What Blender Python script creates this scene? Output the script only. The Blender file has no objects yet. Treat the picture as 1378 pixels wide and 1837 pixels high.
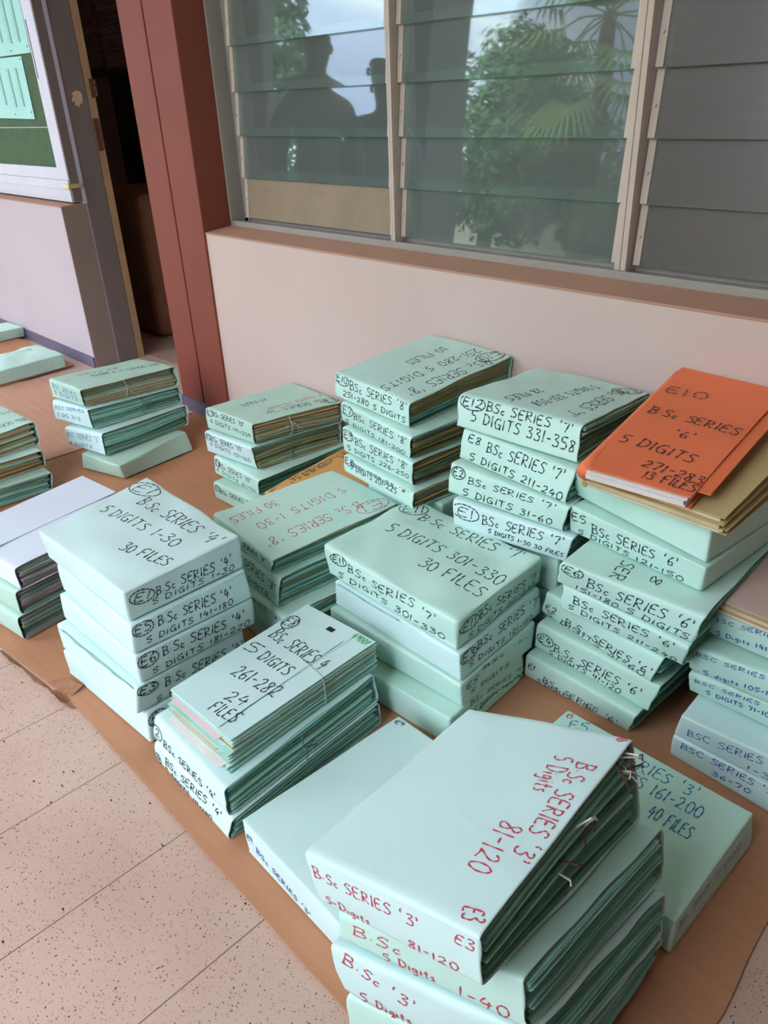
import bpy, bmesh, math, random
from math import sin, cos, pi, radians, sqrt
from mathutils import Vector, Matrix, noise

S = bpy.context.scene
COL = S.collection
random.seed(7)

# ------------------------------------------------------------------ camera
cam_d = bpy.data.cameras.new('camera')
cam = bpy.data.objects.new('camera', cam_d)
COL.objects.link(cam)
cam_d.sensor_fit = 'HORIZONTAL'
cam_d.sensor_width = 36.0
cam_d.lens = 35.807
cam_d.clip_start = 0.02
R3 = Matrix(((0.69626985, -0.31987935, 0.64256167),
             (0.71681874, 0.35619509, -0.599413),
             (-0.03713747, 0.87795345, 0.47730342)))
cam.matrix_world = Matrix.Translation((0, 0, 1.1)) @ R3.to_4x4()
S.camera = cam

# ------------------------------------------------------------------ colour management
S.view_settings.view_transform = 'Standard'
S.view_settings.look = 'None'
S.view_settings.gamma = 1.0
S.view_settings.use_curve_mapping = False
S.view_settings.exposure = 1.95
try:
    S.cycles.use_denoising = True
    S.cycles.max_bounces = 8
    S.cycles.diffuse_bounces = 4
    S.cycles.glossy_bounces = 4
    S.cycles.transparent_max_bounces = 12
    S.cycles.sample_clamp_indirect = 6.0
except Exception:
    pass


def lin(c):
    return tuple(((v / 255) / 12.92 if v / 255 <= 0.04045 else ((v / 255 + 0.055) / 1.055) ** 2.4) for v in c) + (1.0,)


# ------------------------------------------------------------------ sky and sun
world = bpy.data.worlds.new('sky')
S.world = world
world.use_nodes = True
nt = world.node_tree
nt.nodes.clear()
wo = nt.nodes.new('ShaderNodeOutputWorld')
bg = nt.nodes.new('ShaderNodeBackground')
tc = nt.nodes.new('ShaderNodeTexCoord')
sep = nt.nodes.new('ShaderNodeSeparateXYZ')
nt.links.new(tc.outputs['Generated'], sep.inputs[0])
rampz = nt.nodes.new('ShaderNodeValToRGB')
rampz.color_ramp.elements[0].position = 0.12
rampz.color_ramp.elements[0].color = (0.345, 0.365, 0.55, 1)
rampz.color_ramp.elements[1].position = 0.5
rampz.color_ramp.elements[1].color = (1.05, 1.16, 1.34, 1)
nt.links.new(sep.outputs['Z'], rampz.inputs[0])
nz = nt.nodes.new('ShaderNodeTexNoise')
nz.inputs['Scale'].default_value = 4.0
nz.inputs['Detail'].default_value = 6.0
mp = nt.nodes.new('ShaderNodeMapping')
mp.inputs['Scale'].default_value = (1, 1, 2.4)
mp.inputs['Location'].default_value = (0.3, 0.1, 0.2)
nt.links.new(tc.outputs['Generated'], mp.inputs[0])
nt.links.new(mp.outputs[0], nz.inputs['Vector'])
rc = nt.nodes.new('ShaderNodeValToRGB')
rc.color_ramp.elements[0].position = 0.46
rc.color_ramp.elements[0].color = (0, 0, 0, 1)
rc.color_ramp.elements[1].position = 0.62
rc.color_ramp.elements[1].color = (1, 1, 1, 1)
nt.links.new(nz.outputs[0], rc.inputs[0])
mx = nt.nodes.new('ShaderNodeMix')
mx.data_type = 'RGBA'
nt.links.new(rc.outputs[0], mx.inputs[0])
nt.links.new(rampz.outputs[0], mx.inputs[6])
mx.inputs[7].default_value = (0.78, 0.77, 0.80, 1)
nt.links.new(mx.outputs[2], bg.inputs['Color'])
bg.inputs['Strength'].default_value = 1.7
nt.links.new(bg.outputs[0], wo.inputs[0])

sun_d = bpy.data.lights.new('sun', 'SUN')
sun_d.energy = 4.5
sun_d.angle = radians(1.0)
sun_d.color = (1.0, 0.93, 0.82)
sun = bpy.data.objects.new('sun', sun_d)
COL.objects.link(sun)
sun.rotation_euler = (radians(-38), radians(-12), 0)   # comes from over the building's roof
sun.location = (0, 6, 9)


# ------------------------------------------------------------------ materials
def new_mat(name):
    m = bpy.data.materials.new(name)
    m.use_nodes = True
    n = m.node_tree
    return m, n, n.nodes['Principled BSDF']


def mat(name, col, rough=0.7, var=0.0, vscale=6.0, bump=0.0, bscale=60.0, metal=0.0, spec=0.3, detail=4.0, trans=0.0):
    m, n, b = new_mat(name)
    b.inputs['Base Color'].default_value = lin(col)
    b.inputs['Roughness'].default_value = rough
    b.inputs['Metallic'].default_value = metal
    b.inputs['Specular IOR Level'].default_value = spec
    co = n.nodes.new('ShaderNodeTexCoord')
    if var > 0:
        t = n.nodes.new('ShaderNodeTexNoise')
        t.inputs['Scale'].default_value = vscale
        t.inputs['Detail'].default_value = detail
        n.links.new(co.outputs['Object'], t.inputs['Vector'])
        r = n.nodes.new('ShaderNodeValToRGB')
        c = lin(col)
        r.color_ramp.elements[0].position = 0.3
        r.color_ramp.elements[1].position = 0.7
        r.color_ramp.elements[0].color = tuple(v * (1 - var) for v in c[:3]) + (1,)
        r.color_ramp.elements[1].color = tuple(min(1, v * (1 + var)) for v in c[:3]) + (1,)
        n.links.new(t.outputs[0], r.inputs[0])
        n.links.new(r.outputs[0], b.inputs['Base Color'])
    if bump > 0:
        t2 = n.nodes.new('ShaderNodeTexNoise')
        t2.inputs['Scale'].default_value = bscale
        t2.inputs['Detail'].default_value = 3
        n.links.new(co.outputs['Object'], t2.inputs['Vector'])
        bp = n.nodes.new('ShaderNodeBump')
        bp.inputs['Strength'].default_value = bump
        bp.inputs['Distance'].default_value = 0.004
        n.links.new(t2.outputs[0], bp.inputs['Height'])
        n.links.new(bp.outputs[0], b.inputs['Normal'])
    return m


M = {}
M['mint'] = mat('mint paper', (188, 224, 211), 0.55, 0.035, 7, 0.32, 14, spec=0.35)
M['mint_pale'] = mat('pale mint paper', (200, 229, 226), 0.5, 0.03, 6, 0.26, 12, spec=0.4)
M['mint_dull'] = mat('dull mint paper', (174, 208, 192), 0.6, 0.05, 7, 0.25, 16)
M['white_cover'] = mat('bluish white paper', (212, 222, 236), 0.6, 0.03, 5, 0.1, 20)
M['kraft'] = mat('kraft paper', (206, 160, 96), 0.7, 0.06, 9, 0.1, 40)
M['orange'] = mat('orange card', (226, 118, 76), 0.6, 0.05, 9, 0.1, 60)
M['buff'] = mat('buff folder card', (190, 170, 118), 0.7, 0.08, 10, 0.1, 40)
M['pinkish'] = mat('pinkish board', (196, 172, 160), 0.8, 0.05, 6)
M['f_green'] = mat('green folder card', (162, 212, 196), 0.75, 0.10, 14)
M['f_teal'] = mat('teal folder card', (146, 202, 190), 0.75, 0.10, 14)
M['f_dark'] = mat('dark green folder card', (118, 158, 138), 0.8, 0.10, 14)
M['f_tan'] = mat('tan folder card', (196, 166, 116), 0.8, 0.12, 14)
M['f_brown'] = mat('brown folder card', (160, 128, 88), 0.8, 0.12, 14)
M['f_olive'] = mat('olive folder card', (160, 160, 120), 0.8, 0.12, 14)
M['f_grey'] = mat('grey folder card', (176, 172, 170), 0.8, 0.12, 14)
M['f_mauve'] = mat('mauve grey folder card', (156, 142, 146), 0.8, 0.12, 14)
M['f_pink'] = mat('pink paper', (226, 202, 204), 0.8, 0.06, 14)
M['paper_w'] = mat('white paper', (222, 220, 212), 0.8, 0.06, 20)
M['paper_c'] = mat('cream paper', (206, 190, 152), 0.8, 0.10, 20)
INK = {'k': mat('black marker ink', (40, 50, 58), 0.5), 'r': mat('red marker ink', (196, 62, 84), 0.5),
       'b': mat('blue pen ink', (62, 92, 160), 0.5), 'c': mat('teal blue marker ink', (44, 128, 168), 0.5),
       'g': mat('green marker ink', (52, 170, 84), 0.5), 'f': mat('faint blue pen ink', (140, 158, 186), 0.6)}
INKNAME = {'k': 'black', 'r': 'red', 'b': 'blue', 'c': 'teal blue', 'g': 'green', 'f': 'faint blue'}
M['string'] = mat('cotton string', (186, 196, 186), 0.8)
M['string_dark'] = mat('green string', (72, 104, 100), 0.8)
M['wall_cream'] = mat('cream wall paint', (196, 177, 167), 0.75, 0.025, 3, 0.12, 120)
M['wall_white'] = mat('off-white wall paint', (184, 173, 177), 0.75, 0.02, 3, 0.08, 120)
M['taupe'] = mat('taupe paint', (142, 128, 116), 0.7, 0.06, 8)
M['sillpaint'] = mat('brown sill paint', (172, 134, 112), 0.75, 0.05, 10, 0.1, 60)
M['redbrown'] = mat('red-brown column paint', (126, 65, 49), 0.65, 0.04, 6, 0.08, 90)
M['frame_grey'] = mat('weathered aluminium', (150, 146, 136), 0.55, 0.06, 12, metal=0.0, spec=0.5)
M['alu_clip'] = mat('cream aluminium clip', (188, 174, 158), 0.5, 0.06, 18, spec=0.5)
M['alu_white'] = mat('white aluminium', (186, 186, 198), 0.45, 0.03, 9, spec=0.5)
M['doorframe'] = mat('grey-brown door frame paint', (118, 108, 102), 0.6, 0.05, 9)
M['rawwood'] = mat('bare wood edge', (172, 140, 104), 0.7, 0.10, 20)
M['plaster'] = mat('bare plaster', (206, 176, 150), 0.9, 0.1, 30)
M['rust'] = mat('rusty steel', (96, 62, 48), 0.8, 0.25, 50)
M['brass'] = mat('brass', (206, 188, 130), 0.4, 0.1, 40, metal=0.3)
M['skirting'] = mat('blue-grey skirting paint', (104, 98, 118), 0.7, 0.06, 8)
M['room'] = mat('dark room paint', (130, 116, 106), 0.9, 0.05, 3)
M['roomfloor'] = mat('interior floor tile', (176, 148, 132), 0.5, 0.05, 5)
M['ceiling'] = mat('ceiling boards', (214, 200, 186), 0.85, 0.04, 3)
M['outerwall'] = mat('weathered outer wall', (96, 90, 86), 0.85, 0.06, 2)
M['green_board'] = mat('green baize board', (66, 92, 62), 0.85, 0.10, 30)
M['notice'] = mat('mint notice paper', (160, 214, 206), 0.7, 0.03, 12)
M['darkline'] = mat('dark print', (58, 74, 74), 0.8)
M['blackline'] = mat('black gasket', (36, 34, 38), 0.7)
M['dark_brown'] = mat('dark brown leatherette', (128, 88, 62), 0.6, 0.1, 6)
M['shelf'] = mat('shelf wood', (110, 84, 72), 0.7, 0.08, 12)
M['oldpaper'] = mat('old paper stack', (200, 168, 148), 0.85, 0.2, 50)


def crumple(m, strength, scale):
    """faint facets of paper that has been folded and handled"""
    n = m.node_tree
    b = n.nodes['Principled BSDF']
    co = n.nodes.new('ShaderNodeTexCoord')
    ds = n.nodes.new('ShaderNodeTexNoise')
    ds.inputs['Scale'].default_value = scale * 0.8
    n.links.new(co.outputs['Object'], ds.inputs['Vector'])
    ad = n.nodes.new('ShaderNodeVectorMath')
    ad.operation = 'MULTIPLY_ADD'
    n.links.new(ds.outputs['Color'], ad.inputs[0])
    ad.inputs[1].default_value = (0.10, 0.10, 0.10)
    n.links.new(co.outputs['Object'], ad.inputs[2])
    v = n.nodes.new('ShaderNodeTexVoronoi')
    v.inputs['Scale'].default_value = scale
    n.links.new(ad.outputs[0], v.inputs['Vector'])
    nn_ = n.nodes.new('ShaderNodeTexNoise')
    nn_.inputs['Scale'].default_value = scale * 2.5
    nn_.inputs['Detail'].default_value = 4
    n.links.new(co.outputs['Object'], nn_.inputs['Vector'])
    sm = n.nodes.new('ShaderNodeMath')
    sm.operation = 'MULTIPLY_ADD'
    n.links.new(nn_.outputs[0], sm.inputs[0])
    sm.inputs[1].default_value = 0.35
    n.links.new(v.outputs['Distance'], sm.inputs[2])
    bp = n.nodes.new('ShaderNodeBump')
    bp.inputs['Strength'].default_value = strength
    bp.inputs['Distance'].default_value = 0.012
    n.links.new(sm.outputs[0], bp.inputs['Height'])
    n.links.new(bp.outputs[0], b.inputs['Normal'])


crumple(M['mint'], 0.30, 9.0)
crumple(M['mint_pale'], 0.24, 8.0)
crumple(M['mint_dull'], 0.32, 10.0)
crumple(M['white_cover'], 0.12, 6.0)


def cardboard(name, col, streak=0.06):
    m, n, b = new_mat(name)
    b.inputs['Roughness'].default_value = 0.8
    b.inputs['Specular IOR Level'].default_value = 0.2
    co = n.nodes.new('ShaderNodeTexCoord')
    mpn = n.nodes.new('ShaderNodeMapping')
    mpn.inputs['Scale'].default_value = (3, 26, 1)
    n.links.new(co.outputs['Object'], mpn.inputs[0])
    t = n.nodes.new('ShaderNodeTexNoise')
    t.inputs['Scale'].default_value = 2.0
    t.inputs['Detail'].default_value = 6
    n.links.new(mpn.outputs[0], t.inputs['Vector'])
    r = n.nodes.new('ShaderNodeValToRGB')
    c = lin(col)
    r.color_ramp.elements[0].position = 0.3
    r.color_ramp.elements[1].position = 0.72
    r.color_ramp.elements[0].color = tuple(v * (1 - streak) for v in c[:3]) + (1,)
    r.color_ramp.elements[1].color = tuple(v * (1 + streak) for v in c[:3]) + (1,)
    n.links.new(t.outputs[0], r.inputs[0])
    n.links.new(r.outputs[0], b.inputs['Base Color'])
    t2 = n.nodes.new('ShaderNodeTexNoise')
    t2.inputs['Scale'].default_value = 5
    n.links.new(co.outputs['Object'], t2.inputs['Vector'])
    bp = n.nodes.new('ShaderNodeBump')
    bp.inputs['Strength'].default_value = 0.25
    bp.inputs['Distance'].default_value = 0.01
    n.links.new(t2.outputs[0], bp.inputs['Height'])
    n.links.new(bp.outputs[0], b.inputs['Normal'])
    return m


M['cardboard'] = cardboard('brown cardboard', (178, 128, 96))
M['cardboard_pale'] = cardboard('sheen-paled worn cardboard', (198, 152, 128))  # brighter light and grazing sheen put into the paler colour
M['cardboard_edge'] = mat('torn cardboard edge', (150, 106, 78), 0.9, 0.2, 40)


def terrazzo():
    m, n, b = new_mat('terrazzo tiles')
    b.inputs['Roughness'].default_value = 0.55
    b.inputs['Specular IOR Level'].default_value = 0.35
    co = n.nodes.new('ShaderNodeTexCoord')
    base = n.nodes.new('ShaderNodeTexNoise')
    base.inputs['Scale'].default_value = 3.0
    base.inputs['Detail'].default_value = 8
    n.links.new(co.outputs['Object'], base.inputs['Vector'])
    r0 = n.nodes.new('ShaderNodeValToRGB')
    r0.color_ramp.elements[0].position = 0.3
    r0.color_ramp.elements[0].color = lin((184, 154, 138))
    r0.color_ramp.elements[1].position = 0.7
    r0.color_ramp.elements[1].color = lin((200, 172, 156))
    n.links.new(base.outputs[0], r0.inputs[0])
    cur = r0.outputs[0]

    def specks(scale, thr, stretch, seed, col, cur, keep, turn):
        mpn = n.nodes.new('ShaderNodeMapping')
        mpn.inputs['Scale'].default_value = stretch
        mpn.inputs['Location'].default_value = (seed, seed * 0.7, 0)
        mpn.inputs['Rotation'].default_value = (0, 0, turn)
        n.links.new(co.outputs['Object'], mpn.inputs[0])
        # wobble the cells so that the chips are irregular
        v = n.nodes.new('ShaderNodeTexVoronoi')
        v.inputs['Scale'].default_value = scale
        n.links.new(mpn.outputs[0], v.inputs['Vector'])
        lt = n.nodes.new('ShaderNodeMath')
        lt.operation = 'LESS_THAN'
        lt.inputs[1].default_value = thr
        wob = n.nodes.new('ShaderNodeTexNoise')
        wob.inputs['Scale'].default_value = scale * 4
        n.links.new(co.outputs['Object'], wob.inputs['Vector'])
        ad = n.nodes.new('ShaderNodeMath')
        ad.operation = 'MULTIPLY_ADD'
        n.links.new(wob.outputs[0], ad.inputs[0])
        ad.inputs[1].default_value = 0.16
        n.links.new(v.outputs['Distance'], ad.inputs[2])
        n.links.new(ad.outputs[0], lt.inputs[0])
        sp = n.nodes.new('ShaderNodeSeparateColor')
        n.links.new(v.outputs['Color'], sp.inputs[0])
        gt = n.nodes.new('ShaderNodeMath')
        gt.operation = 'LESS_THAN'
        gt.inputs[1].default_value = keep
        n.links.new(sp.outputs[0], gt.inputs[0])
        mu = n.nodes.new('ShaderNodeMath')
        mu.operation = 'MULTIPLY'
        n.links.new(lt.outputs[0], mu.inputs[0])
        n.links.new(gt.outputs[0], mu.inputs[1])
        mxn = n.nodes.new('ShaderNodeMix')
        mxn.data_type = 'RGBA'
        n.links.new(mu.outputs[0], mxn.inputs[0])
        n.links.new(cur, mxn.inputs[6])
        mxn.inputs[7].default_value = lin(col)
        return mxn.outputs[2]

    cur = specks(190, 0.30, (1, 2.2, 1), 3.1, (120, 94, 80), cur, 0.42, 0.5)
    cur = specks(120, 0.27, (1, 2.4, 1), 1.7, (62, 48, 46), cur, 0.30, -0.35)
    cur = specks(85, 0.25, (2.2, 1, 1), 8.2, (58, 46, 46), cur, 0.24, 0.9)
    cur = specks(38, 0.20, (1, 1.9, 1), 5.3, (54, 44, 52), cur, 0.13, -0.8)
    # joints of the nine inch tiles; those along y are open, those along x almost closed
    sx = n.nodes.new('ShaderNodeSeparateXYZ')
    n.links.new(co.outputs['Object'], sx.inputs[0])

    def joint(sock, off, half, col, cur, strength):
        a = n.nodes.new('ShaderNodeMath')
        a.operation = 'ADD'
        a.inputs[1].default_value = off
        n.links.new(sock, a.inputs[0])
        f = n.nodes.new('ShaderNodeMath')
        f.operation = 'PINGPONG'
        f.inputs[1].default_value = 0.1143
        n.links.new(a.outputs[0], f.inputs[0])
        l = n.nodes.new('ShaderNodeMath')
        l.operation = 'LESS_THAN'
        l.inputs[1].default_value = half
        n.links.new(f.outputs[0], l.inputs[0])
        k = n.nodes.new('ShaderNodeMath')
        k.operation = 'MULTIPLY'
        k.inputs[1].default_value = strength
        n.links.new(l.outputs[0], k.inputs[0])
        mxn = n.nodes.new('ShaderNodeMix')
        mxn.data_type = 'RGBA'
        n.links.new(k.outputs[0], mxn.inputs[0])
        n.links.new(cur, mxn.inputs[6])
        mxn.inputs[7].default_value = lin(col)
        return mxn.outputs[2]

    cur = joint(sx.outputs['X'], 20 * 0.2286 + 1.1375 - 4 * 0.2286, 0.0009, (92, 66, 54), cur, 0.9)
    cur = joint(sx.outputs['Y'], 0.07, 0.0006, (180, 148, 128), cur, 0.2)
    n.links.new(cur, b.inputs['Base Color'])
    return m


M['terrazzo'] = terrazzo()


def glass_mat(name, dust_col, dust, tint, rough=0.02, refl=0.46):
    m = bpy.data.materials.new(name)
    m.use_nodes = True
    n = m.node_tree
    n.nodes.clear()
    o = n.nodes.new('ShaderNodeOutputMaterial')
    tr = n.nodes.new('ShaderNodeBsdfTransparent')
    tr.inputs[0].default_value = tint
    gl = n.nodes.new('ShaderNodeBsdfGlossy')
    gl.inputs['Roughness'].default_value = rough
    gl.inputs['Color'].default_value = (0.95, 0.98, 1.0, 1)
    fr = n.nodes.new('ShaderNodeFresnel')
    fr.inputs['IOR'].default_value = 1.6
    mu = n.nodes.new('ShaderNodeMath')
    mu.operation = 'MULTIPLY'
    mu.inputs[1].default_value = refl
    mu.use_clamp = True
    n.links.new(fr.outputs[0], mu.inputs[0])
    df = n.nodes.new('ShaderNodeBsdfDiffuse')
    df.inputs[0].default_value = lin(dust_col)
    co = n.nodes.new('ShaderNodeTexCoord')
    t = n.nodes.new('ShaderNodeTexNoise')
    t.inputs['Scale'].default_value = 9
    t.inputs['Detail'].default_value = 5
    n.links.new(co.outputs['Object'], t.inputs['Vector'])
    mr = n.nodes.new('ShaderNodeMapRange')
    mr.inputs[1].default_value = 0.3
    mr.inputs[2].default_value = 0.7
    mr.inputs[3].default_value = dust * 0.88
    mr.inputs[4].default_value = dust * 1.12
    n.links.new(t.outputs[0], mr.inputs[0])
    m1 = n.nodes.new('ShaderNodeMixShader')
    n.links.new(mr.outputs[0], m1.inputs[0])
    n.links.new(tr.outputs[0], m1.inputs[1])
    n.links.new(df.outputs[0], m1.inputs[2])
    m2 = n.nodes.new('ShaderNodeMixShader')
    n.links.new(mu.outputs[0], m2.inputs[0])
    n.links.new(m1.outputs[0], m2.inputs[1])
    n.links.new(gl.outputs[0], m2.inputs[2])
    n.links.new(m2.outputs[0], o.inputs[0])
    return m


M['glass'] = glass_mat('dusty louvre glass', (150, 160, 156), 0.22, (0.80, 0.90, 0.86, 1))
M['glass_frost'] = glass_mat('frosted louvre glass', (118, 113, 110), 0.56, (0.8, 0.85, 0.82, 1), rough=0.22, refl=0.8)
M['glass_overlap'] = glass_mat('dusty glass with overlap tint', (134, 144, 135), 0.34, (0.8, 0.9, 0.86, 1), rough=0.05, refl=0.5)  # dust plus a paler tint that strengthens the see-through overlap of two blades
M['glass_beige'] = glass_mat('louvre glass tinted as floor reflection', (160, 144, 122), 0.80, (0.9, 0.85, 0.7, 1), rough=0.2, refl=0.6)  # beige stands for the floor's reflection, put into the pane colour


# ------------------------------------------------------------------ mesh helpers
class MB:
    def __init__(self):
        self.v = []
        self.f = []
        self.mi = []

    def add(self, verts, faces, mi=0):
        o = len(self.v)
        self.v += [tuple(p) for p in verts]
        self.f += [tuple(i + o for i in f) for f in faces]
        self.mi += [mi] * len(faces)

    def box(self, x0, x1, y0, y1, z0, z1, mi=0):
        self.add([(x0, y0, z0), (x1, y0, z0), (x1, y1, z0), (x0, y1, z0), (x0, y0, z1), (x1, y0, z1), (x1, y1, z1), (x0, y1, z1)],
                 [(0, 3, 2, 1), (4, 5, 6, 7), (0, 1, 5, 4), (1, 2, 6, 5), (2, 3, 7, 6), (3, 0, 4, 7)], mi)

    def prism_x(self, prof, x0, x1, mi=0):
        n = len(prof)
        vs = [(x0, y, z) for y, z in prof] + [(x1, y, z) for y, z in prof]
        fs = [tuple(range(n)), tuple(range(2 * n - 1, n - 1, -1))]
        fs += [((i + 1) % n, i, i + n, (i + 1) % n + n) for i in range(n)]
        self.add(vs, fs, mi)

    def tube(self, pts, r, seg=6, mi=0, taper=None):
        pts = [Vector(p) for p in pts]
        vs = []
        for i, p in enumerate(pts):
            t = (pts[min(i + 1, len(pts) - 1)] - pts[max(i - 1, 0)]).normalized()
            a = t.orthogonal().normalized() if i == 0 else (a - t * a.dot(t)).normalized()
            b = t.cross(a)
            rr = r if taper is None else r * taper[i]
            for k in range(seg):
                an = 2 * pi * k / seg
                vs.append(p + (a * cos(an) + b * sin(an)) * rr)
        fs = []
        for i in range(len(pts) - 1):
            for k in range(seg):
                k2 = (k + 1) % seg
                fs.append((i * seg + k, i * seg + k2, (i + 1) * seg + k2, (i + 1) * seg + k))
        fs.append(tuple(range(seg - 1, -1, -1)))
        fs.append(tuple((len(pts) - 1) * seg + k for k in range(seg)))
        self.add(vs, fs, mi)

    def build(self, name, mats, parent=None, smooth=False, bevel=0.0, fix=False):
        me = bpy.data.meshes.new(name)
        me.from_pydata(self.v, [], self.f)
        if not isinstance(mats, (list, tuple)):
            mats = [mats]
        for m in mats:
            me.materials.append(m)
        if len(mats) > 1:
            me.polygons.foreach_set('material_index', self.mi)
        if smooth:
            me.polygons.foreach_set('use_smooth', [True] * len(me.polygons))
        if fix:
            bm = bmesh.new()
            bm.from_mesh(me)
            bmesh.ops.recalc_face_normals(bm, faces=bm.faces)
            bm.to_mesh(me)
            bm.free()
        me.update()
        o = bpy.data.objects.new(name, me)
        COL.objects.link(o)
        if parent:
            o.parent = parent
        if bevel > 0:
            md = o.modifiers.new('bevel', 'BEVEL')
            md.width = bevel
            md.segments = 2
            md.limit_method = 'ANGLE'
        return o


def empty(name, loc=(0, 0, 0), rz=0.0, parent=None):
    o = bpy.data.objects.new(name, None)
    o.empty_display_size = 0.05
    COL.objects.link(o)
    o.location = loc
    o.rotation_euler = (0, 0, rz)
    if parent:
        o.parent = parent
    return o


def tag(o, label, cat, group=None, kind=None):
    o['label'] = label
    o['category'] = cat
    if group:
        o['group'] = group
    if kind:
        o['kind'] = kind
    return o


def struct(o, label=None):
    o['kind'] = 'structure'
    if label:
        o['label'] = label
    return o


def bx(name, m, x0, x1, y0, y1, z0, z1, parent=None, bevel=0.0):
    b = MB()
    b.box(x0, x1, y0, y1, z0, z1)
    return b.build(name, m, parent, bevel=bevel)


# ================================================================== THE SETTING
YW = 1.472          # face of the cream wall under the louvres
YF = 1.464          # face of the column and of the white wall beyond the door
# floor of the corridor
b = MB()
b.box(-9.5, 3.2, -1.6, 1.74, -0.12, 0.0)
struct(b.build('floor', M['terrazzo']))
b = MB()
b.box(-9.5, 3.2, -1.15, 4.6, 3.10, 3.22)
struct(b.build('ceiling', M['ceiling']))
# cream wall under the louvre window
b = MB()
b.prism_x([(YW, 0), (YW, 0.7118), (1.576, 0.7215), (1.72, 0.7215), (1.72, 0)], -2.416, 3.2)
struct(b.build('wall_right', M['wall_cream'], fix=True))
b = MB()
b.prism_x([(YW - 0.002, 0.7095), (YW - 0.002, 0.7145), (1.576, 0.7240), (1.66, 0.7240), (1.66, 0.7200), (YW, 0.7095)], -2.414, 3.2)
struct(b.build('trim_1', M['sillpaint'], fix=True), 'sloping brown painted sill under the louvre window')
b = MB()
b.box(-2.45, 3.2, 1.575, 1.72, 1.95, 3.10)
struct(b.build('wall_upper', M['wall_cream']))
# white wall beyond the doorway, with its sloping sill
b = MB()
b.prism_x([(YF, 0), (YF, 0.7265), (1.573, 0.7315), (1.70, 0.7315), (1.70, 0)], -9.5, -3.56)
struct(b.build('wall_left', M['wall_white'], fix=True))
b = MB()
b.prism_x([(YF - 0.002, 0.725), (YF - 0.002, 0.7295), (1.573, 0.7345), (1.70, 0.7345), (1.70, 0.73), (YF, 0.725)], -9.5, -3.559)
struct(b.build('trim_2', M['sillpaint'], fix=True), 'sloping brown painted sill of the white wall')
b = MB()
b.box(-3.562, -3.556, YF + 0.001, 1.575, 0.0, 0.7275)
struct(b.build('trim_3', M['taupe']), 'taupe painted end face of the white wall')
b = MB()
b.box(-9.5, -3.56, 1.575, 1.70, 0.735, 3.10)
struct(b.build('wall_back', M['wall_white']))
# red-brown column of two flat boards with a groove between them
b = MB()
b.box(-2.752, -2.594, YF, 1.70, 0.0, 3.10)
b.box(-2.587, -2.414, YF, 1.70, 0.0, 3.10)
b.box(-2.60, -2.58, YF + 0.016, 1.70, 0.0, 3.10)
struct(b.build('wall_column', M['redbrown'], bevel=0.003), 'red-brown painted column with a vertical groove')
# skirtings
b = MB()
b.box(-9.5, -3.56, YF - 0.008, YF, 0.0, 0.053)
struct(b.build('baseboard_left', M['skirting']))
b = MB()
b.box(-2.755, -2.412, YF - 0.008, YF, 0.0, 0.056)
b.box(-2.416, 3.2, YW - 0.008, YW, 0.0, 0.056)
struct(b.build('baseboard_right', M['skirting']))
# outer side of the corridor: piers and a closed stretch of wall
for i, (x0, x1) in enumerate(((-7.0, -6.42), (-4.43, -4.13), (-2.55, -1.80), (-0.10, 3.2))):
    b = MB()
    b.box(x0, x1, -1.55, -1.15, 0.0, 3.10)
    struct(b.build('wall_outer_' + str(i + 1), M['outerwall']))
b = MB()
b.box(3.2, 3.35, -1.6, 4.6, 0, 3.10)
struct(b.build('wall_end', M['wall_cream']))

# dark room behind the doorway and the louvres
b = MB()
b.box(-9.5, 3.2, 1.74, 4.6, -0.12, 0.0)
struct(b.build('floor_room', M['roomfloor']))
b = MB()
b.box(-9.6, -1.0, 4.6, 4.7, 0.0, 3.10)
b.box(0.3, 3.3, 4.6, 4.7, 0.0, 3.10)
b.box(-1.0, 0.3, 4.6, 4.7, 0.0, 1.0)  # gap in this unseen wall, added so daylight reaches the dark room
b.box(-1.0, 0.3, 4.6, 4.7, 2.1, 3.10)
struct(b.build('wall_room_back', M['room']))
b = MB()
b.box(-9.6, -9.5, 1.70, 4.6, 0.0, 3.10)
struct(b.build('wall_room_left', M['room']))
bx_th = bx('trim_4', M['brass'], -3.66, -2.75, 1.7385, 1.7425, -0.01, 0.0015)
struct(bx_th, 'brass strip along the door threshold')

# door frame on the left side of the opening
door = struct(empty('door_1', (-3.6, 1.62, 0)))
def dpart(name, m, x0, x1, y0, y1, z0, z1, bevel=0.0):
    o = bx(name, m, x0 + 3.6, x1 + 3.6, y0 - 1.62, y1 - 1.62, z0, z1, door, bevel)
    return o
dpart('frame', M['doorframe'], -3.70, -3.556, 1.586, 1.684, 0.0, 2.4, 0.002)
dpart('frame_strip', M['alu_white'], -3.60, -3.553, 1.569, 1.586, 0.73, 2.4)
dpart('jamb', M['rawwood'], -3.68, -3.558, 1.684, 1.722, 0.0, 2.4, 0.003)
dpart('lintel', M['doorframe'], -3.56, -2.752, 1.586, 1.70, 2.25, 3.10)
for z0, z1, yy in ((1.143, 1.214, 1.704), (0.936, 1.063, 1.690)):
    h = MB()
    h.box(0.036, 0.046, yy - 1.62, yy - 1.62 + 0.024, z0, z1)
    for k in range(3):
        zz = z0 + (z1 - z0) * (0.08 + 0.30 * k)
        h.tube([(0.048, yy - 1.62 + 0.024, zz), (0.048, yy - 1.62 + 0.024, zz + (z1 - z0) * 0.24)], 0.006, 8)
    h.build('hinge', M['rust'], door)
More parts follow.
